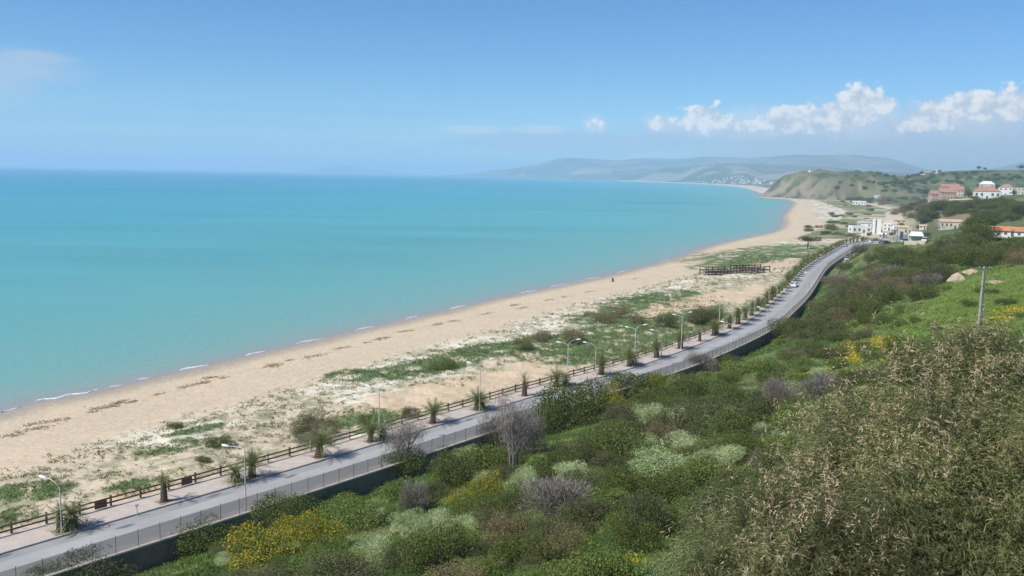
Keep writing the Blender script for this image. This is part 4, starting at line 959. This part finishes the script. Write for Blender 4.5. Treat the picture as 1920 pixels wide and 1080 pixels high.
def wallrun(px0, py0, px1, py1, h, m, label, nm='garden_wall'):
    a, b = hit(px0, py0), hit(px1, py1); n = 8; O = a; root = MB(); 
    for i in range(n):
        p = a+(b-a)*i/n; q = a+(b-a)*(i+1)/n; zp, zq = float(HF(p[0], p[1])), float(HF(q[0], q[1]))
        root.bar((p[0]-O[0], p[1]-O[1], zp-O[2]+h/2-.3), (q[0]-O[0], q[1]-O[1], zq-O[2]+h/2-.3), .35, h+.6)
    o = root.build(nm, m); o.location = [float(k) for k in O]; tag(o, label, 'wall')
wallrun(1737, 372, 1758, 381, 1.6, m_cream, 'pale garden wall below the rose-walled houses')
wallrun(1762, 380, 1826, 374, 1.2, m_cream, 'long low cream wall running right from the hill terrace')
B('hillside_villa', 1849, 372, 44, 19, m_white, m_tile, 'wide white house with a red roof near the right edge', style='hip', nwin=5, storeys=1, da=.1, dep=.6, rh=.5)
B('hillside_villa', 1886, 365, 24, 17, m_white, m_tile, 'small white house with a red roof right of the wide villa', style='hip', nwin=3, storeys=2, da=-.1, dep=.7, rh=.4)
B('apartment_house', 1914, 363, 24, 13, m_cream, m_grey, 'pale yellow flat-roofed house cut by the right edge', style='flat', nwin=4, storeys=2)
B('farm_house', 1785, 428, 44, 15, m_cream, m_ptile, 'cream farmhouse with a faded tile roof among the trees', style='gable', nwin=6, da=.15, dep=.5, rh=.3)
B('garden_shed', 1812, 428, 13, 7, m_white, m_grey, 'little white annexe right of the cream farmhouse', cat='hut', style='flat', nwin=2)
B('farm_building', 1893, 443, 66, 15, m_white, m_tile2, 'long building under an orange-red roof at the right edge', cat='building', style='gable', nwin=6, da=-.12, dep=.35, rh=.55)
B('hillside_villa', 1850, 353, 26, 11, m_cream, m_white, 'low house with a white roof behind the wide red-roofed villa', style='hip', nwin=3, da=.05, dep=.5, rh=.5)
# white buildings at the end of the beach road
B('beach_house', 1611, 436, 34, 14, m_white, m_white, 'low white beach building left of the tower', cat='building', style='flat', nwin=4, storeys=1, dep=.7, da=.35)
B('beach_house', 1622, 428, 26, 12, m_white, m_grey, 'white beach building right behind the low one left of the tower', cat='building', style='gable', nwin=3, da=-.2, rh=.3)
def tower():
    p = hit(1643, 438); s = spx(p); root = empty('white_tower', p, face(p), 'white twin-slab tower rising above the beach buildings', 'tower')
    h = 28*s
    for x, w in ((-5*s, 5*s), (4*s, 8*s)): MB().box((x, 0, h/2-.5), (w, 5*s, h+1)).build('slab', m_white, root)
    MB().box((-.2*s-.9*s, .2, h/2-.5), (2.2*s, 4.4*s, h*.92)).build('core', m_dark, root); MB().box((1*s, 0, h+.22), (18.5*s, 5.6*s, .3)).build('roof', m_cream, root)
tower()
B('beach_house', 1663, 432, 14, 16, m_white, m_grey, 'narrow white beach building right of the tower', cat='building', style='flat', nwin=2, storeys=2)
B('beach_house', 1690, 440, 22, 16, m_cream, m_ptile, 'cream beach building with a shallow roof behind the blue poles', cat='building', style='gable', nwin=3, rh=.25)
for i, (px, py, w, h, m1, m2, st) in enumerate([(1598, 432, 12, 9, m_white, m_grey, 'flat'), (1630, 420, 14, 8, m_white, m_ptile, 'gable'), (1676, 428, 12, 10, m_white, m_grey, 'gable'), (1702, 436, 12, 9, m_cream, m_grey, 'flat'), (1688, 418, 20, 6, m_cream, m_ptile, 'gable'), (1655, 446, 12, 8, m_grey, m_white, 'gable'), (1730, 430, 12, 8, m_white, m_ptile, 'gable')]):
    B('beach_hut', px, py, w, h, m1, m2, f'small pale beach hut, {ordinal([0, 1, 3, 5, 4, 2, 6][i])} from the left among the beach buildings', cat='hut', style=st, nwin=2, group='small huts at the end of the road', da=.3*math.sin(i*2.1))
def tent():
    p = hit(1717, 455); s = spx(p); root = empty('white_marquee', p, face(p, .2), 'white marquee tent on the car park beside the beach buildings', 'tent')
    w, d = 24*s, 16*s; mb = MB(); mb.add([(-w/2, -d/2, 2.3), (w/2, -d/2, 2.3), (w/2, d/2, 2.3), (-w/2, d/2, 2.3), (-w/2.6, 0, 3.7), (w/2.6, 0, 3.7)], [(0, 1, 5, 4), (2, 3, 4, 5), (0, 4, 3), (1, 2, 5)])
    mb.build('canopy', mat('white_canvas', (.8, .8, .8), rough=.8), root); MB().box((0, d/2-.1, 1.1), (w, .08, 2.38)).build('back_wall', m_white, root)
    for x in (-w/2+.1, w/2-.1):
        for y in (-d/2+.1, d/2-.3): MB().tube([(x, y, -.3), (x, y, 2.3)], .06, 6).build('leg', m_steel, root)
tent()
wallrun(1696, 459, 1734, 459, 1.3, m_cream, 'low pale boundary wall in front of the marquee', 'boundary_wall')
for i in range(13):
    t = i/12; bush_px('brown' if i % 3 else 'olive', 1570+t*96, 440+t*16+RNG.uniform(-1, 1), RNG.uniform(9, 14), RNG.uniform(6, 9), 'hedging the beach buildings')
m_bluep = mat('blue_painted_steel', (.10, .16, .27), rough=.5)
for i, (px, py, h) in enumerate([(1675, 452, 22), (1681, 454, 26), (1687, 455, 22), (1700, 452, 16), (1655, 450, 14)]):
    p = hit(px, py); s = spx(p); root = empty('flag_pole', p, 0, ['leftmost bluish pole', 'tallest bluish pole', 'third bluish pole', 'rightmost bluish pole', 'short bluish pole left of the rest'][i]+' beside the beach car park', 'pole', 'bluish poles at the beach car park')
    MB().tube([(0, 0, -.3), (0, 0, h*s)], [.16, .10], 8).build('shaft', m_bluep, root); MB().box((.55, 0, h*s-1.6), (1.0, .06, 2.6)).build('banner', m_bluep if i % 2 == 0 else m_white, root)
for i, (px, py, rz, pr) in enumerate([(1637, 455, .3, CW), (1650, 456, .4, CG), (1662, 457, .2, CB), (1700, 456, .1, CG), (1622, 452, .5, CW), (1735, 454, .9, CW)]):
    car_free(pr, px, py, rz, ['white car second from left in front of the tower', 'silver car in front of the white tower', 'dark blue car in front of the beach buildings', 'silver car left of the marquee', 'white car leftmost in front of the beach buildings', 'white car right of the marquee'][i])
for i, (px, py) in enumerate([(1592, 480), (1588, 488), (1599, 473)]):
    car_free([CW, CG, CW][i], px, py, 1.1, ['white car in the middle of the lay-by right of the far road', 'silver car at the near end of the lay-by', 'white car at the far end of the lay-by'][i])
def pine():
    p = hit(1514, 462); p = at(1514, 465, 2.9); s = spx(p); root = empty('umbrella_pine', p, 0, 'flat-topped dark umbrella pine near the far palms', 'tree')
    MB().tube([(0, 0, -.3), (.2, 0, 2.2), (.1, .1, 4)], [.35, .28, .2], 8).build('trunk', m_bark, root); rng = np.random.default_rng(3)
    foliage('crown', rng, [(rng.normal()*1.6, rng.normal()*1.2, 4.1+rng.random()*.7, 1.9, 1.7, 1.1) for i in range(12)], 4200, .34, DK+BRN[:1], m_leaf, root, shell=.5)
pine()

# ridge houses and the town across the bay: a few pixels each
def tiny_house(i):
    mb = MB(); w, d, h = [(8, 7, 6), (12, 8, 5), (9, 8, 9)][i]
    root = empty('town_house'); tag(root, cat='house'); MB().box((0, 0, h/2-2), (w, d, h+4)).build('wall', [m_white, m_cream, m_white][i], root)
    a, b = w/2+.4, d/2+.4; rh = 1.8 if i < 2 else .6; MB().add([(-a, -b, h+.01), (a, -b, h+.01), (a, b, h+.01), (-a, b, h+.01), (-a*.9, 0, h+rh), (a*.9, 0, h+rh)], [(0, 1, 5, 4), (2, 3, 4, 5), (0, 4, 3), (1, 2, 5), (3, 2, 1, 0)]).build('roof', [m_tile, m_ptile, m_grey][i], root)
    return root
TH = [tiny_house(i) for i in range(3)]
RH = [(1521, 322, 1.2), (1533, 321, 1.0), (1543, 321, 1.0), (1562, 321, 1.2), (1580, 320, 1.2), (1590, 320, 1.0), (1659, 322, 1.5), (1740, 325, 2.2), (1757, 325, 1.4)]
RH.sort()
for i, (px, py, sc) in enumerate(RH):
    p = at_depth(px, 330, 1960 if px < 1600 else 1900); p[2] = float(HF(p[0], p[1])); inst(TH[i % 3], p, RNG.uniform(-.5, .5), (sc, .9*sc, .8), f'small pale house on the headland skyline, {ordinal(i)} from the left', 'houses on the headland skyline')
RNG2 = random.Random(5); cnt = 0
while cnt < 90:
    px = RNG2.gauss(1375, 75); py = RNG2.uniform(322, 346)
    if not 1255 < px < 1500: continue
    p = hit(px, py)
    dsh = float(sdist(SH, np.array([p[0]]), np.array([p[1]]))[0])
    if p[1] < 2700 or p[1] > 7000 or dsh < 60: cnt += .05; continue
    inst(TH[RNG2.randrange(3)], p, RNG2.uniform(-.6, .6), (RNG2.uniform(.8, 1.7), 1.2, RNG2.uniform(.7, 1.4)), 'one of the tiny pale town houses on the far side of the bay', 'town houses across the bay'); cnt += 1

# ------------------------------------------------------------------ pale rocks, driftwood, boat
m_rock = mat('pale_sandstone', (.40, .325, .225), rough=.95, var=.25, vscale=1.2, bump=.6, bscale=3.)
def rock(px, py, wpx, hp, label, seed):
    p = hit(px, py); s = spx(p); rng = random.Random(seed); n = 11; mb = MB(); V = []; Fs = []; k = 6
    for i in range(k+1):
        z = i/k; r = (1-z**2.2)*.9+.1
        for j in range(n):
            a = 6.283*j/n; q = r*(1+.22*math.sin(a*2+seed)+.12*math.sin(a*5+seed*2+z*3)+rng.uniform(-.1, .1)); V.append((wpx*s*.5*q*math.cos(a), wpx*s*.5*q*math.sin(a), hp*s*(z*1.15-.15)))
    for i in range(k):
        for j in range(n): Fs.append((i*n+j, i*n+(j+1) % n, (i+1)*n+(j+1) % n, (i+1)*n+j))
    Fs.append(tuple(range(k*n, k*n+n))); mb.add(V, Fs); o = mb.build('rock_outcrop', m_rock); o.location = [float(q) for q in p]; tag(o, label, 'rock')
rock(1741, 520, 12, 9, 'small pinkish rock outcrop at the left among the dark bushes', 1); rock(1757, 508, 12, 10, 'smallest pale rock poking out above the pinkish one', 2)
rock(1795, 528, 30, 17, 'broad pale sandstone outcrop left of the utility pole', 3); rock(1822, 513, 30, 9, 'flat pale sandstone ledge behind the utility pole top', 4); rock(1872, 530, 46, 4, 'long low pale bank along the top of the green field', 5)
def weed():
    p = at(1149, 526, 1.2); p[2] = float(HF(p[0], p[1])); mb = MB(); r = random.Random(2)
    for i in range(14): mb.bar((r.uniform(-.5, .5), r.uniform(-.4, .4), -.1), (r.uniform(-.5, .6), r.uniform(-.4, .5), r.uniform(.5, 1.3)), .16, .12)
    o = mb.build('driftwood_pile', mat('driftwood', (.16, .11, .08), rough=.95, var=.3, vscale=4.)); o.location = [float(q) for q in p]; tag(o, 'small brown pile of driftwood at the water line', 'driftwood')
weed()
def seaweed():
    spots = [(210, 756, 22, 1.6), (188, 763, 14, .8), (222, 748, 12, .8), (95, 785, 22, .9), (60, 790, 12, .5), (130, 783, 8, .3), (378, 714, 20, 1.5), (350, 722, 14, 1), (395, 703, 14, 1), (512, 682, 18, 2), (420, 705, 6, .7), (20, 812, 30, 1.5), (75, 800, 16, 1), (590, 665, 24, 1.4), (640, 650, 14, 1), (715, 632, 18, 1.6), (760, 618, 14, 1.4), (690, 640, 8, .6), (820, 606, 22, 1.2), (850, 600, 12, 1), (910, 587, 16, 1), (965, 570, 14, 1.5), (980, 577, 18, 1), (1030, 562, 14, .8), (1060, 556, 16, .8), (1105, 547, 14, .7), (1190, 522, 14, .6), (545, 672, 8, .5), (170, 770, 8, .5), (300, 735, 8, .5), (250, 750, 10, .5)]
    rng = np.random.default_rng(8); V = []; 
    Ps = []
    for (px, py, w, dens) in spots:
        n = int(85*dens); q = at(px, py, 1.2); k = int(np.argmin((SH[:, 0]-q[0])**2+(SH[:, 1]-q[1])**2)); t = SH[min(k+1, len(SH)-1)]-SH[max(k-1, 0)]; t = t/np.linalg.norm(t); nn = np.array([t[1], -t[0]])
        sc = math.hypot(q[0], q[1])/F; a = rng.normal(size=n)*w*sc*.62; b = rng.normal(size=n)*.55*dens**.5+.4*np.sin(a*1.3+px)
        Ps.append(q[:2]+a[:, None]*t+b[:, None]*nn)
    P = np.vstack(Ps); z = HF(P[:, 0], P[:, 1]); P = np.c_[P, z+.05]
    U = rvec(rng, len(P)); U[:, 2] *= .25; U /= np.linalg.norm(U, axis=1)[:, None]; W = np.cross(U, rvec(rng, len(P))*.25+np.array([0, 0, 1])); W /= np.linalg.norm(W, axis=1)[:, None]
    ln = rng.uniform(.2, .55, len(P)); V, Qd = leaf_quads(P, U, W, ln, ln*.6); c = np.array([(.33, .245, .15), (.38, .29, .18), (.27, .20, .12)])[rng.integers(0, 3, len(P))]
    tag(npmesh('washed_up_seaweed', V, Qd, m_dry, None, np.repeat(c, 4, 0)), 'patches of brown seaweed washed up along the open beach', 'seaweed', kind='stuff')
seaweed()
def boat():
    p = at(1320, 369, 0); root = empty('small_boat', p, .6, 'tiny white motor boat far out on the bay', 'boat')
    V = []; Fs = []
    sec = [(-2.2, .8), (-1, .95), (.6, .85), (1.7, .4), (2.3, .03)]
    for x, w in sec: V += [(x, -w, .75), (x, -w*.6, -.1), (x, w*.6, -.1), (x, w, .75)]
    for i in range(4):
        for j in range(3): Fs.append((i*4+j, i*4+j+1, i*4+5+j, i*4+4+j))
        Fs.append((i*4+3, i*4, i*4+4, i*4+7))
    Fs += [(0, 1, 2, 3)]
    MB().add(V, Fs).build('hull', m_white, root); MB().box((-.2, 0, 1.2), (1.5, 1.1, .9), 0, .7).build('cabin', m_white, root); MB().box((.3, 0, 1.25), (.62, 1.14, .35), 0, .9).build('windscreen', m_dark, root)
boat()

# ------------------------------------------------------------------ ground cover (grass, herbs, dune tufts)
def cover(name, P, size, per, cols, label, seed, up=.9, asp=.2, spread=.5, cat='grass'):
    """P: tuft points (n,3), size (n,), cols (n,3)"""
    rng = np.random.default_rng(seed); n = len(P); R = np.repeat(np.arange(n), per); m = len(R)
    o = rng.normal(size=(m, 3))*spread*size[R][:, None]; o[:, 2] = np.abs(o[:, 2])*.5
    U = rvec(rng, m); U[:, 2] = np.abs(U[:, 2])+up; U /= np.linalg.norm(U, axis=1)[:, None]; ln = size[R]*rng.uniform(.6, 1.4, m)
    V, Qd = leaf_quads(P[R]+o+U*ln[:, None]*.25, U, perp(rng, U), ln, ln*asp); c = np.array([1.62, 1.58, 1.2])*cols[R]*(1+.22*rng.normal(size=m))[:, None]
    ob = npmesh(name, V, Qd, m_leaf, None, np.repeat(np.clip(c, .01, .9), 4, 0)); tag(ob, label, cat, kind='stuff'); return ob
def hill_cover():
    rng = np.random.default_rng(21); n = 130000
    # dense in view near the camera, thinning with distance
    a = np.radians(rng.uniform(-32, 34, n)); r = np.exp(rng.uniform(math.log(20), math.log(330), n)); x = r*np.sin(a); y = r*np.cos(a)
    z, d, s, hd = HF(x, y, True); k = (s > .8) & (y < 320); x, y, z, s = x[k], y[k], z[k], s[k]; r = r[k]
    px, py = proj(x, y, z); k = (px > -60) & (px < 1980) & (py < 1130); x, y, z, s, r = x[k], y[k], z[k], s[k], r[k]
    g = fbm(x/9, y/9, 71); g2 = fbm(x/4, y/4, 72); cols = np.array([(.09, .145, .035)])*np.ones((len(x), 1))
    cols = lerp(cols, (.14, .19, .04), sstep(.5, .68, g)); cols = lerp(cols, (.05, .09, .022), sstep(.5, .36, g2)); cols = lerp(cols, (.17, .15, .08), sstep(.62, .72, g2)*.7); cols = lerp(cols, (.20, .25, .15), sstep(.60, .70, fbm(x/12, y/12, 73))*.6)
    fl = sstep(28, 40, s)*sstep(88, 105, y)*sstep(210, 165, y); cols = lerp(cols, (.155, .195, .045), fl*.75)
    size = .11+.0016*r; size = size*(.6+.9*fbm(x/6, y/6, 74))
    cover('wild_grass', np.c_[x, y, z], size, 5, cols, 'rough green grass and herbs covering the hillside between the shrubs', 1, asp=.22)
    # flower patches
    Ps = []
    for (px_, py_, wpx, hpx_, m) in [(1452, 634, 34, 5, 900), (1625, 662, 38, 22, 700), (1604, 676, 22, 12, 260), (1655, 642, 24, 10, 240), (1500, 704, 22, 4, 250), (1440, 752, 18, 10, 220), (1905, 583, 26, 8, 220), (1830, 690, 20, 20, 120), (1690, 668, 22, 10, 160), (1560, 690, 20, 4, 80), (1865, 600, 40, 10, 130), (930, 960, 26, 10, 90), (1150, 1070, 40, 14, 160)]:
        u = rng.normal(size=m)*wpx*.5+px_; v = rng.normal(size=m)*hpx_*.5+py_
        c0 = hit(px_, py_); sc = spx(c0); dx = (u-px_)*sc; dy = -(v-py_)*sc/max(.2, (CZ-c0[2])/c0[1]); Ps.append(np.c_[c0[0]+dx, c0[1]+dy])
    P = np.vstack(Ps); z, d, s, hd = HF(P[:, 0], P[:, 1], True); k = s > 1; P = np.c_[P, z][k]
    cols = np.array([(.40, .29, .02), (.44, .33, .03), (.28, .25, .04)])[rng.integers(0, 3, len(P))]
    cover('yellow_wildflowers', P+np.array([0, 0, .15]), np.full(len(P), .21), 3, cols, 'drifts of yellow wildflowers in the hillside grass', 2, asp=.6, cat='flowers')
hill_cover()
def dune_cover():
    rng = np.random.default_rng(31); n = 190000
    a = np.radians(rng.uniform(-34, 22, n)); r = np.exp(rng.uniform(math.log(70), math.log(420), n)); x = r*np.sin(a); y = r*np.cos(a)
    z, d, s, hd = HF(x, y, True); g = fbm(x/7, y/7, 81); g2 = fbm(x/1.9, y/1.9, 82, 3)
    pm = np.zeros(len(x))
    for i, (px, py, rx, ry) in enumerate(DUNE_GREEN): pm = np.maximum(pm, patch(x, y, px, py, rx, ry, seed=50+i))
    om = np.zeros(len(x))
    for i, (px, py, rx, ry) in enumerate(OCHRE): om = np.maximum(om, patch(x, y, px, py, rx, ry, seed=90+i))
    edge = np.exp(-((d-31-5*(g-.5))/2.2)**2)
    prob = np.clip(.07+.62*sstep(.50, .64, g2)*sstep(26, 36, d)+.9*pm+.45*edge*sstep(.45, .6, g2)-.8*om, 0, 1)
    k = (s < -12.6) & (d > 27) & (rng.random(len(x)) < prob); x, y, z, d, s, r, pm = x[k], y[k], z[k], d[k], s[k], r[k], pm[k]
    px, py = proj(x, y, z); k = (px > -60) & (px < 1980) & (py < 1130); x, y, z, r, pm = x[k], y[k], z[k], r[k], pm[k]
    cols = np.array([(.12, .14, .06), (.17, .18, .10), (.09, .12, .045), (.22, .21, .13), (.13, .10, .065)])[rng.integers(0, 5, len(x))]; cols = lerp(cols, (.085, .135, .045), pm*.75)
    size = (.095+.0006*r)*rng.uniform(.5, 1.8, len(x)); 
    cover('dune_tufts', np.c_[x, y, z], size, 7, cols, 'low tufts of green and grey herbs dotted over the dunes', 3, asp=.3, spread=.55, up=.4, cat='dune plants')
dune_cover()

# ------------------------------------------------------------------ foreground acacia
def acacia(ells, seed, n_tw, label):
    rng = np.random.default_rng(seed); E = np.array([list(at_depth(px, py, Y))+[.88*r*Y/F] for (px, py, Y, r) in ells]); c = E[:, :3].mean(0); big = E; sub_ = []; side_ = []
    for e in E:
        sub_.append([*e[:3], e[3]*.72]); side_.append(.05)
        for q in rvec(rng, 13): side_.append(.62 if q[2]-q[0] > .35 else .14); sub_.append([*(e[:3]+q*e[3]*rng.uniform(.6, .95)), e[3]*rng.uniform(.18, .40)])  # pods favour the upper left, their pale colour put there as a sunlit rim
    E = np.array(sub_)
    g = np.array([c[0], c[1], float(HF(c[0], c[1]))]); root = empty('acacia_shrub', g, 0, label, 'acacia')
    w = E[:, 3]**2; k = rng.choice(len(E), n_tw, p=w/w.sum()); u = rvec(rng, n_tw); rr = .35+.65*np.sqrt(rng.random(n_tw))
    lump = 1+.26*(vnoise(u[:, 0]*3.2+k*7, u[:, 1]*3.2+u[:, 2]*2.7, seed)-.5)*2
    P = E[k, :3]+u*(E[k, 3]*rr*lump)[:, None]-g
    outd = u*.8+np.array([0, 0, .75])+rng.normal(size=(n_tw, 3))*.4; outd /= np.linalg.norm(outd, axis=1)[:, None]
    keep = P[:, 2] > -.6; P, outd, k, u, rr = P[keep], outd[keep], k[keep], u[keep], rr[keep]; n = len(P); per = 20; L = rng.uniform(.25, .60, n); sho = (rng.random(n) < .10) & (rr > .7) & (u[:, 2] > 0); L = np.where(sho, L*1.9, L); outd = np.where(sho[:, None], outd*.5+np.array([0, 0, .8]), outd); outd /= np.linalg.norm(outd, axis=1)[:, None]
    R = np.repeat(np.arange(n), per); t = np.tile(np.linspace(.0, 1, per), n); m = len(R)
    side = perp(rng, outd[R]); U = outd[R]*.55+side*rng.uniform(.5, 1.0, m)[:, None]; U[:, 2] -= .25+.35*rng.random(m); U /= np.linalg.norm(U, axis=1)[:, None]
    ln = rng.uniform(.045, .10, m)*rng.uniform(.75, 1.35, len(E))[k][R]; B0 = P[R]+outd[R]*(L[R]*t)[:, None]; wd = rng.uniform(.0055, .0095, m); W = perp(rng, U)
    mid = B0+U*(ln*.5)[:, None]; tip = B0+U*ln[:, None]; tip[:, 2] -= ln*.22; b = W*wd[:, None]*.5
    V = np.stack([B0-b*.3, B0+b*.3, mid+b, mid-b, tip+b*.15, tip-b*.15], 1).reshape(-1, 3); i0 = np.arange(m)[:, None]*6; Qd = np.concatenate([i0+np.array([0, 1, 2, 3]), i0+np.array([3, 2, 4, 5])], 0)
    cl = np.array([(.13, .16, .06), (.19, .215, .08), (.095, .12, .05), (.26, .265, .115), (.24, .19, .10)]); sb = rng.uniform(.5, 1.9, len(E)); tc = cl[rng.integers(0, 5, n)]; cc = .5*tc[R]+.5*cl[rng.integers(0, 4, m)]; cc = cc*((1+.2*rng.normal(size=m))*sb[k][R])[:, None]
    npmesh('foliage', V, Qd, m_leaf, root, np.repeat(np.clip(cc, .01, 1), 6, 0))
    # curled dry seed pods on the outer twigs
    podded = rng.random(len(E)) < np.array(side_); outer = np.where((rr > .70) & podded[k] & (u[:, 2]-u[:, 0]*.5 > 0) & (rng.random(n) < .8))[0]; R = np.repeat(outer, 15); m = len(R)
    B0 = P[R]+outd[R]*(L[R]*rng.uniform(.70, 1.05, m))[:, None]+rng.normal(size=(m, 3))*.022; U = rvec(rng, m); U[:, 2] -= .3; U /= np.linalg.norm(U, axis=1)[:, None]; ln = rng.uniform(.03, .062, m); W = perp(rng, U); b = W*.004
    N2 = np.cross(U, W); mid = B0+U*(ln*.5)[:, None]+N2*(ln*.25)[:, None]; tip = B0+U*(ln*.75)[:, None]+N2*(ln*.6)[:, None]
    V = np.stack([B0-b, B0+b, mid+b, mid-b, tip+b*.5, tip-b*.5], 1).reshape(-1, 3); i0 = np.arange(m)[:, None]*6; Qd = np.concatenate([i0+np.array([0, 1, 2, 3]), i0+np.array([3, 2, 4, 5])], 0)
    pc = np.array([(.42, .33, .21), (.50, .41, .27), (.33, .25, .15), (.44, .32, .19)])[rng.integers(0, 4, m)]
    npmesh('seed_pods', V, Qd, m_dry, root, np.repeat(pc, 6, 0))
    mb = MB()
    for e in big:
        for j in range(16):
            q = Vector(e[:3]-g)+Vector(rng.normal(size=3)).normalized()*float(e[3])*.85
            if q.z < 0: continue
            s0 = Vector((rng.normal()*.1, rng.normal()*.1, -.25)); mb.tube([s0, s0.lerp(q, .45)+Vector((0, 0, .12)), q], [.03, .018, .006], 5, False)
    mb.build('branches', m_bark, root)
acacia([(1390, 1120, 9.2, 165), (1520, 1020, 9.8, 170), (1600, 1120, 8.8, 190), (1310, 1115, 9.2, 70)], 41, 8600, 'lowest foreground acacia with dry pods, leftmost of the three')
acacia([(1650, 900, 10.6, 150), (1730, 1010, 9.6, 220), (1590, 930, 10.2, 110), (1740, 860, 10.8, 140)], 42, 8600, 'middle foreground acacia between the low left one and the tall right one')
acacia([(1790, 770, 11.4, 135), (1890, 760, 11, 140), (1880, 930, 9.4, 230), (1760, 730, 11.4, 75), (1850, 680, 11.4, 60)], 43, 9600, 'tallest foreground acacia with beige pods at the right edge')

# ------------------------------------------------------------------ labels for the scattered shrubs
def label_bushes():
    grp = {}
    for o, k, z, px in BUSH: grp.setdefault((k, z), []).append((px, o))
    for (k, z), L in grp.items():
        L.sort(key=lambda t: t[0])
        for i, (px, o) in enumerate(L):
            o['label'] = f'{DESC[k]} {z}' if len(L) == 1 else f'{DESC[k]} {z}, {ordinal(i)} from the left'
            o['group'] = f'{DESC[k]}s {z}'
label_bushes()

# ------------------------------------------------------------------ the air
def haze():
    me = MB().box((0, 14500, 172.5), (64000, 33000, 357)); m = bpy.data.materials.new('hazy_air'); m.use_nodes = True; nt = m.node_tree
    nt.nodes.remove(nt.nodes['Principled BSDF']); v = N(nt, 'ShaderNodeVolumePrincipled'); v.inputs['Color'].default_value = (.58, .80, .98, 1); v.inputs['Density'].default_value = HAZE; v.inputs['Anisotropy'].default_value = 0.0
    nt.links.new(v.outputs[0], nt.nodes['Material Output'].inputs['Volume'])
    o = me.build('haze', m); tag(o, kind='stuff')
HAZE = 1.25e-4
haze()
for pr in list(PROTO.values())+list(PALMS.values())+[LD, LS, LT, CW, CB, CG]+TH:
    if pr.name not in USED:
        for c in list(pr.children_recursive): bpy.data.objects.remove(c)
        bpy.data.objects.remove(pr)
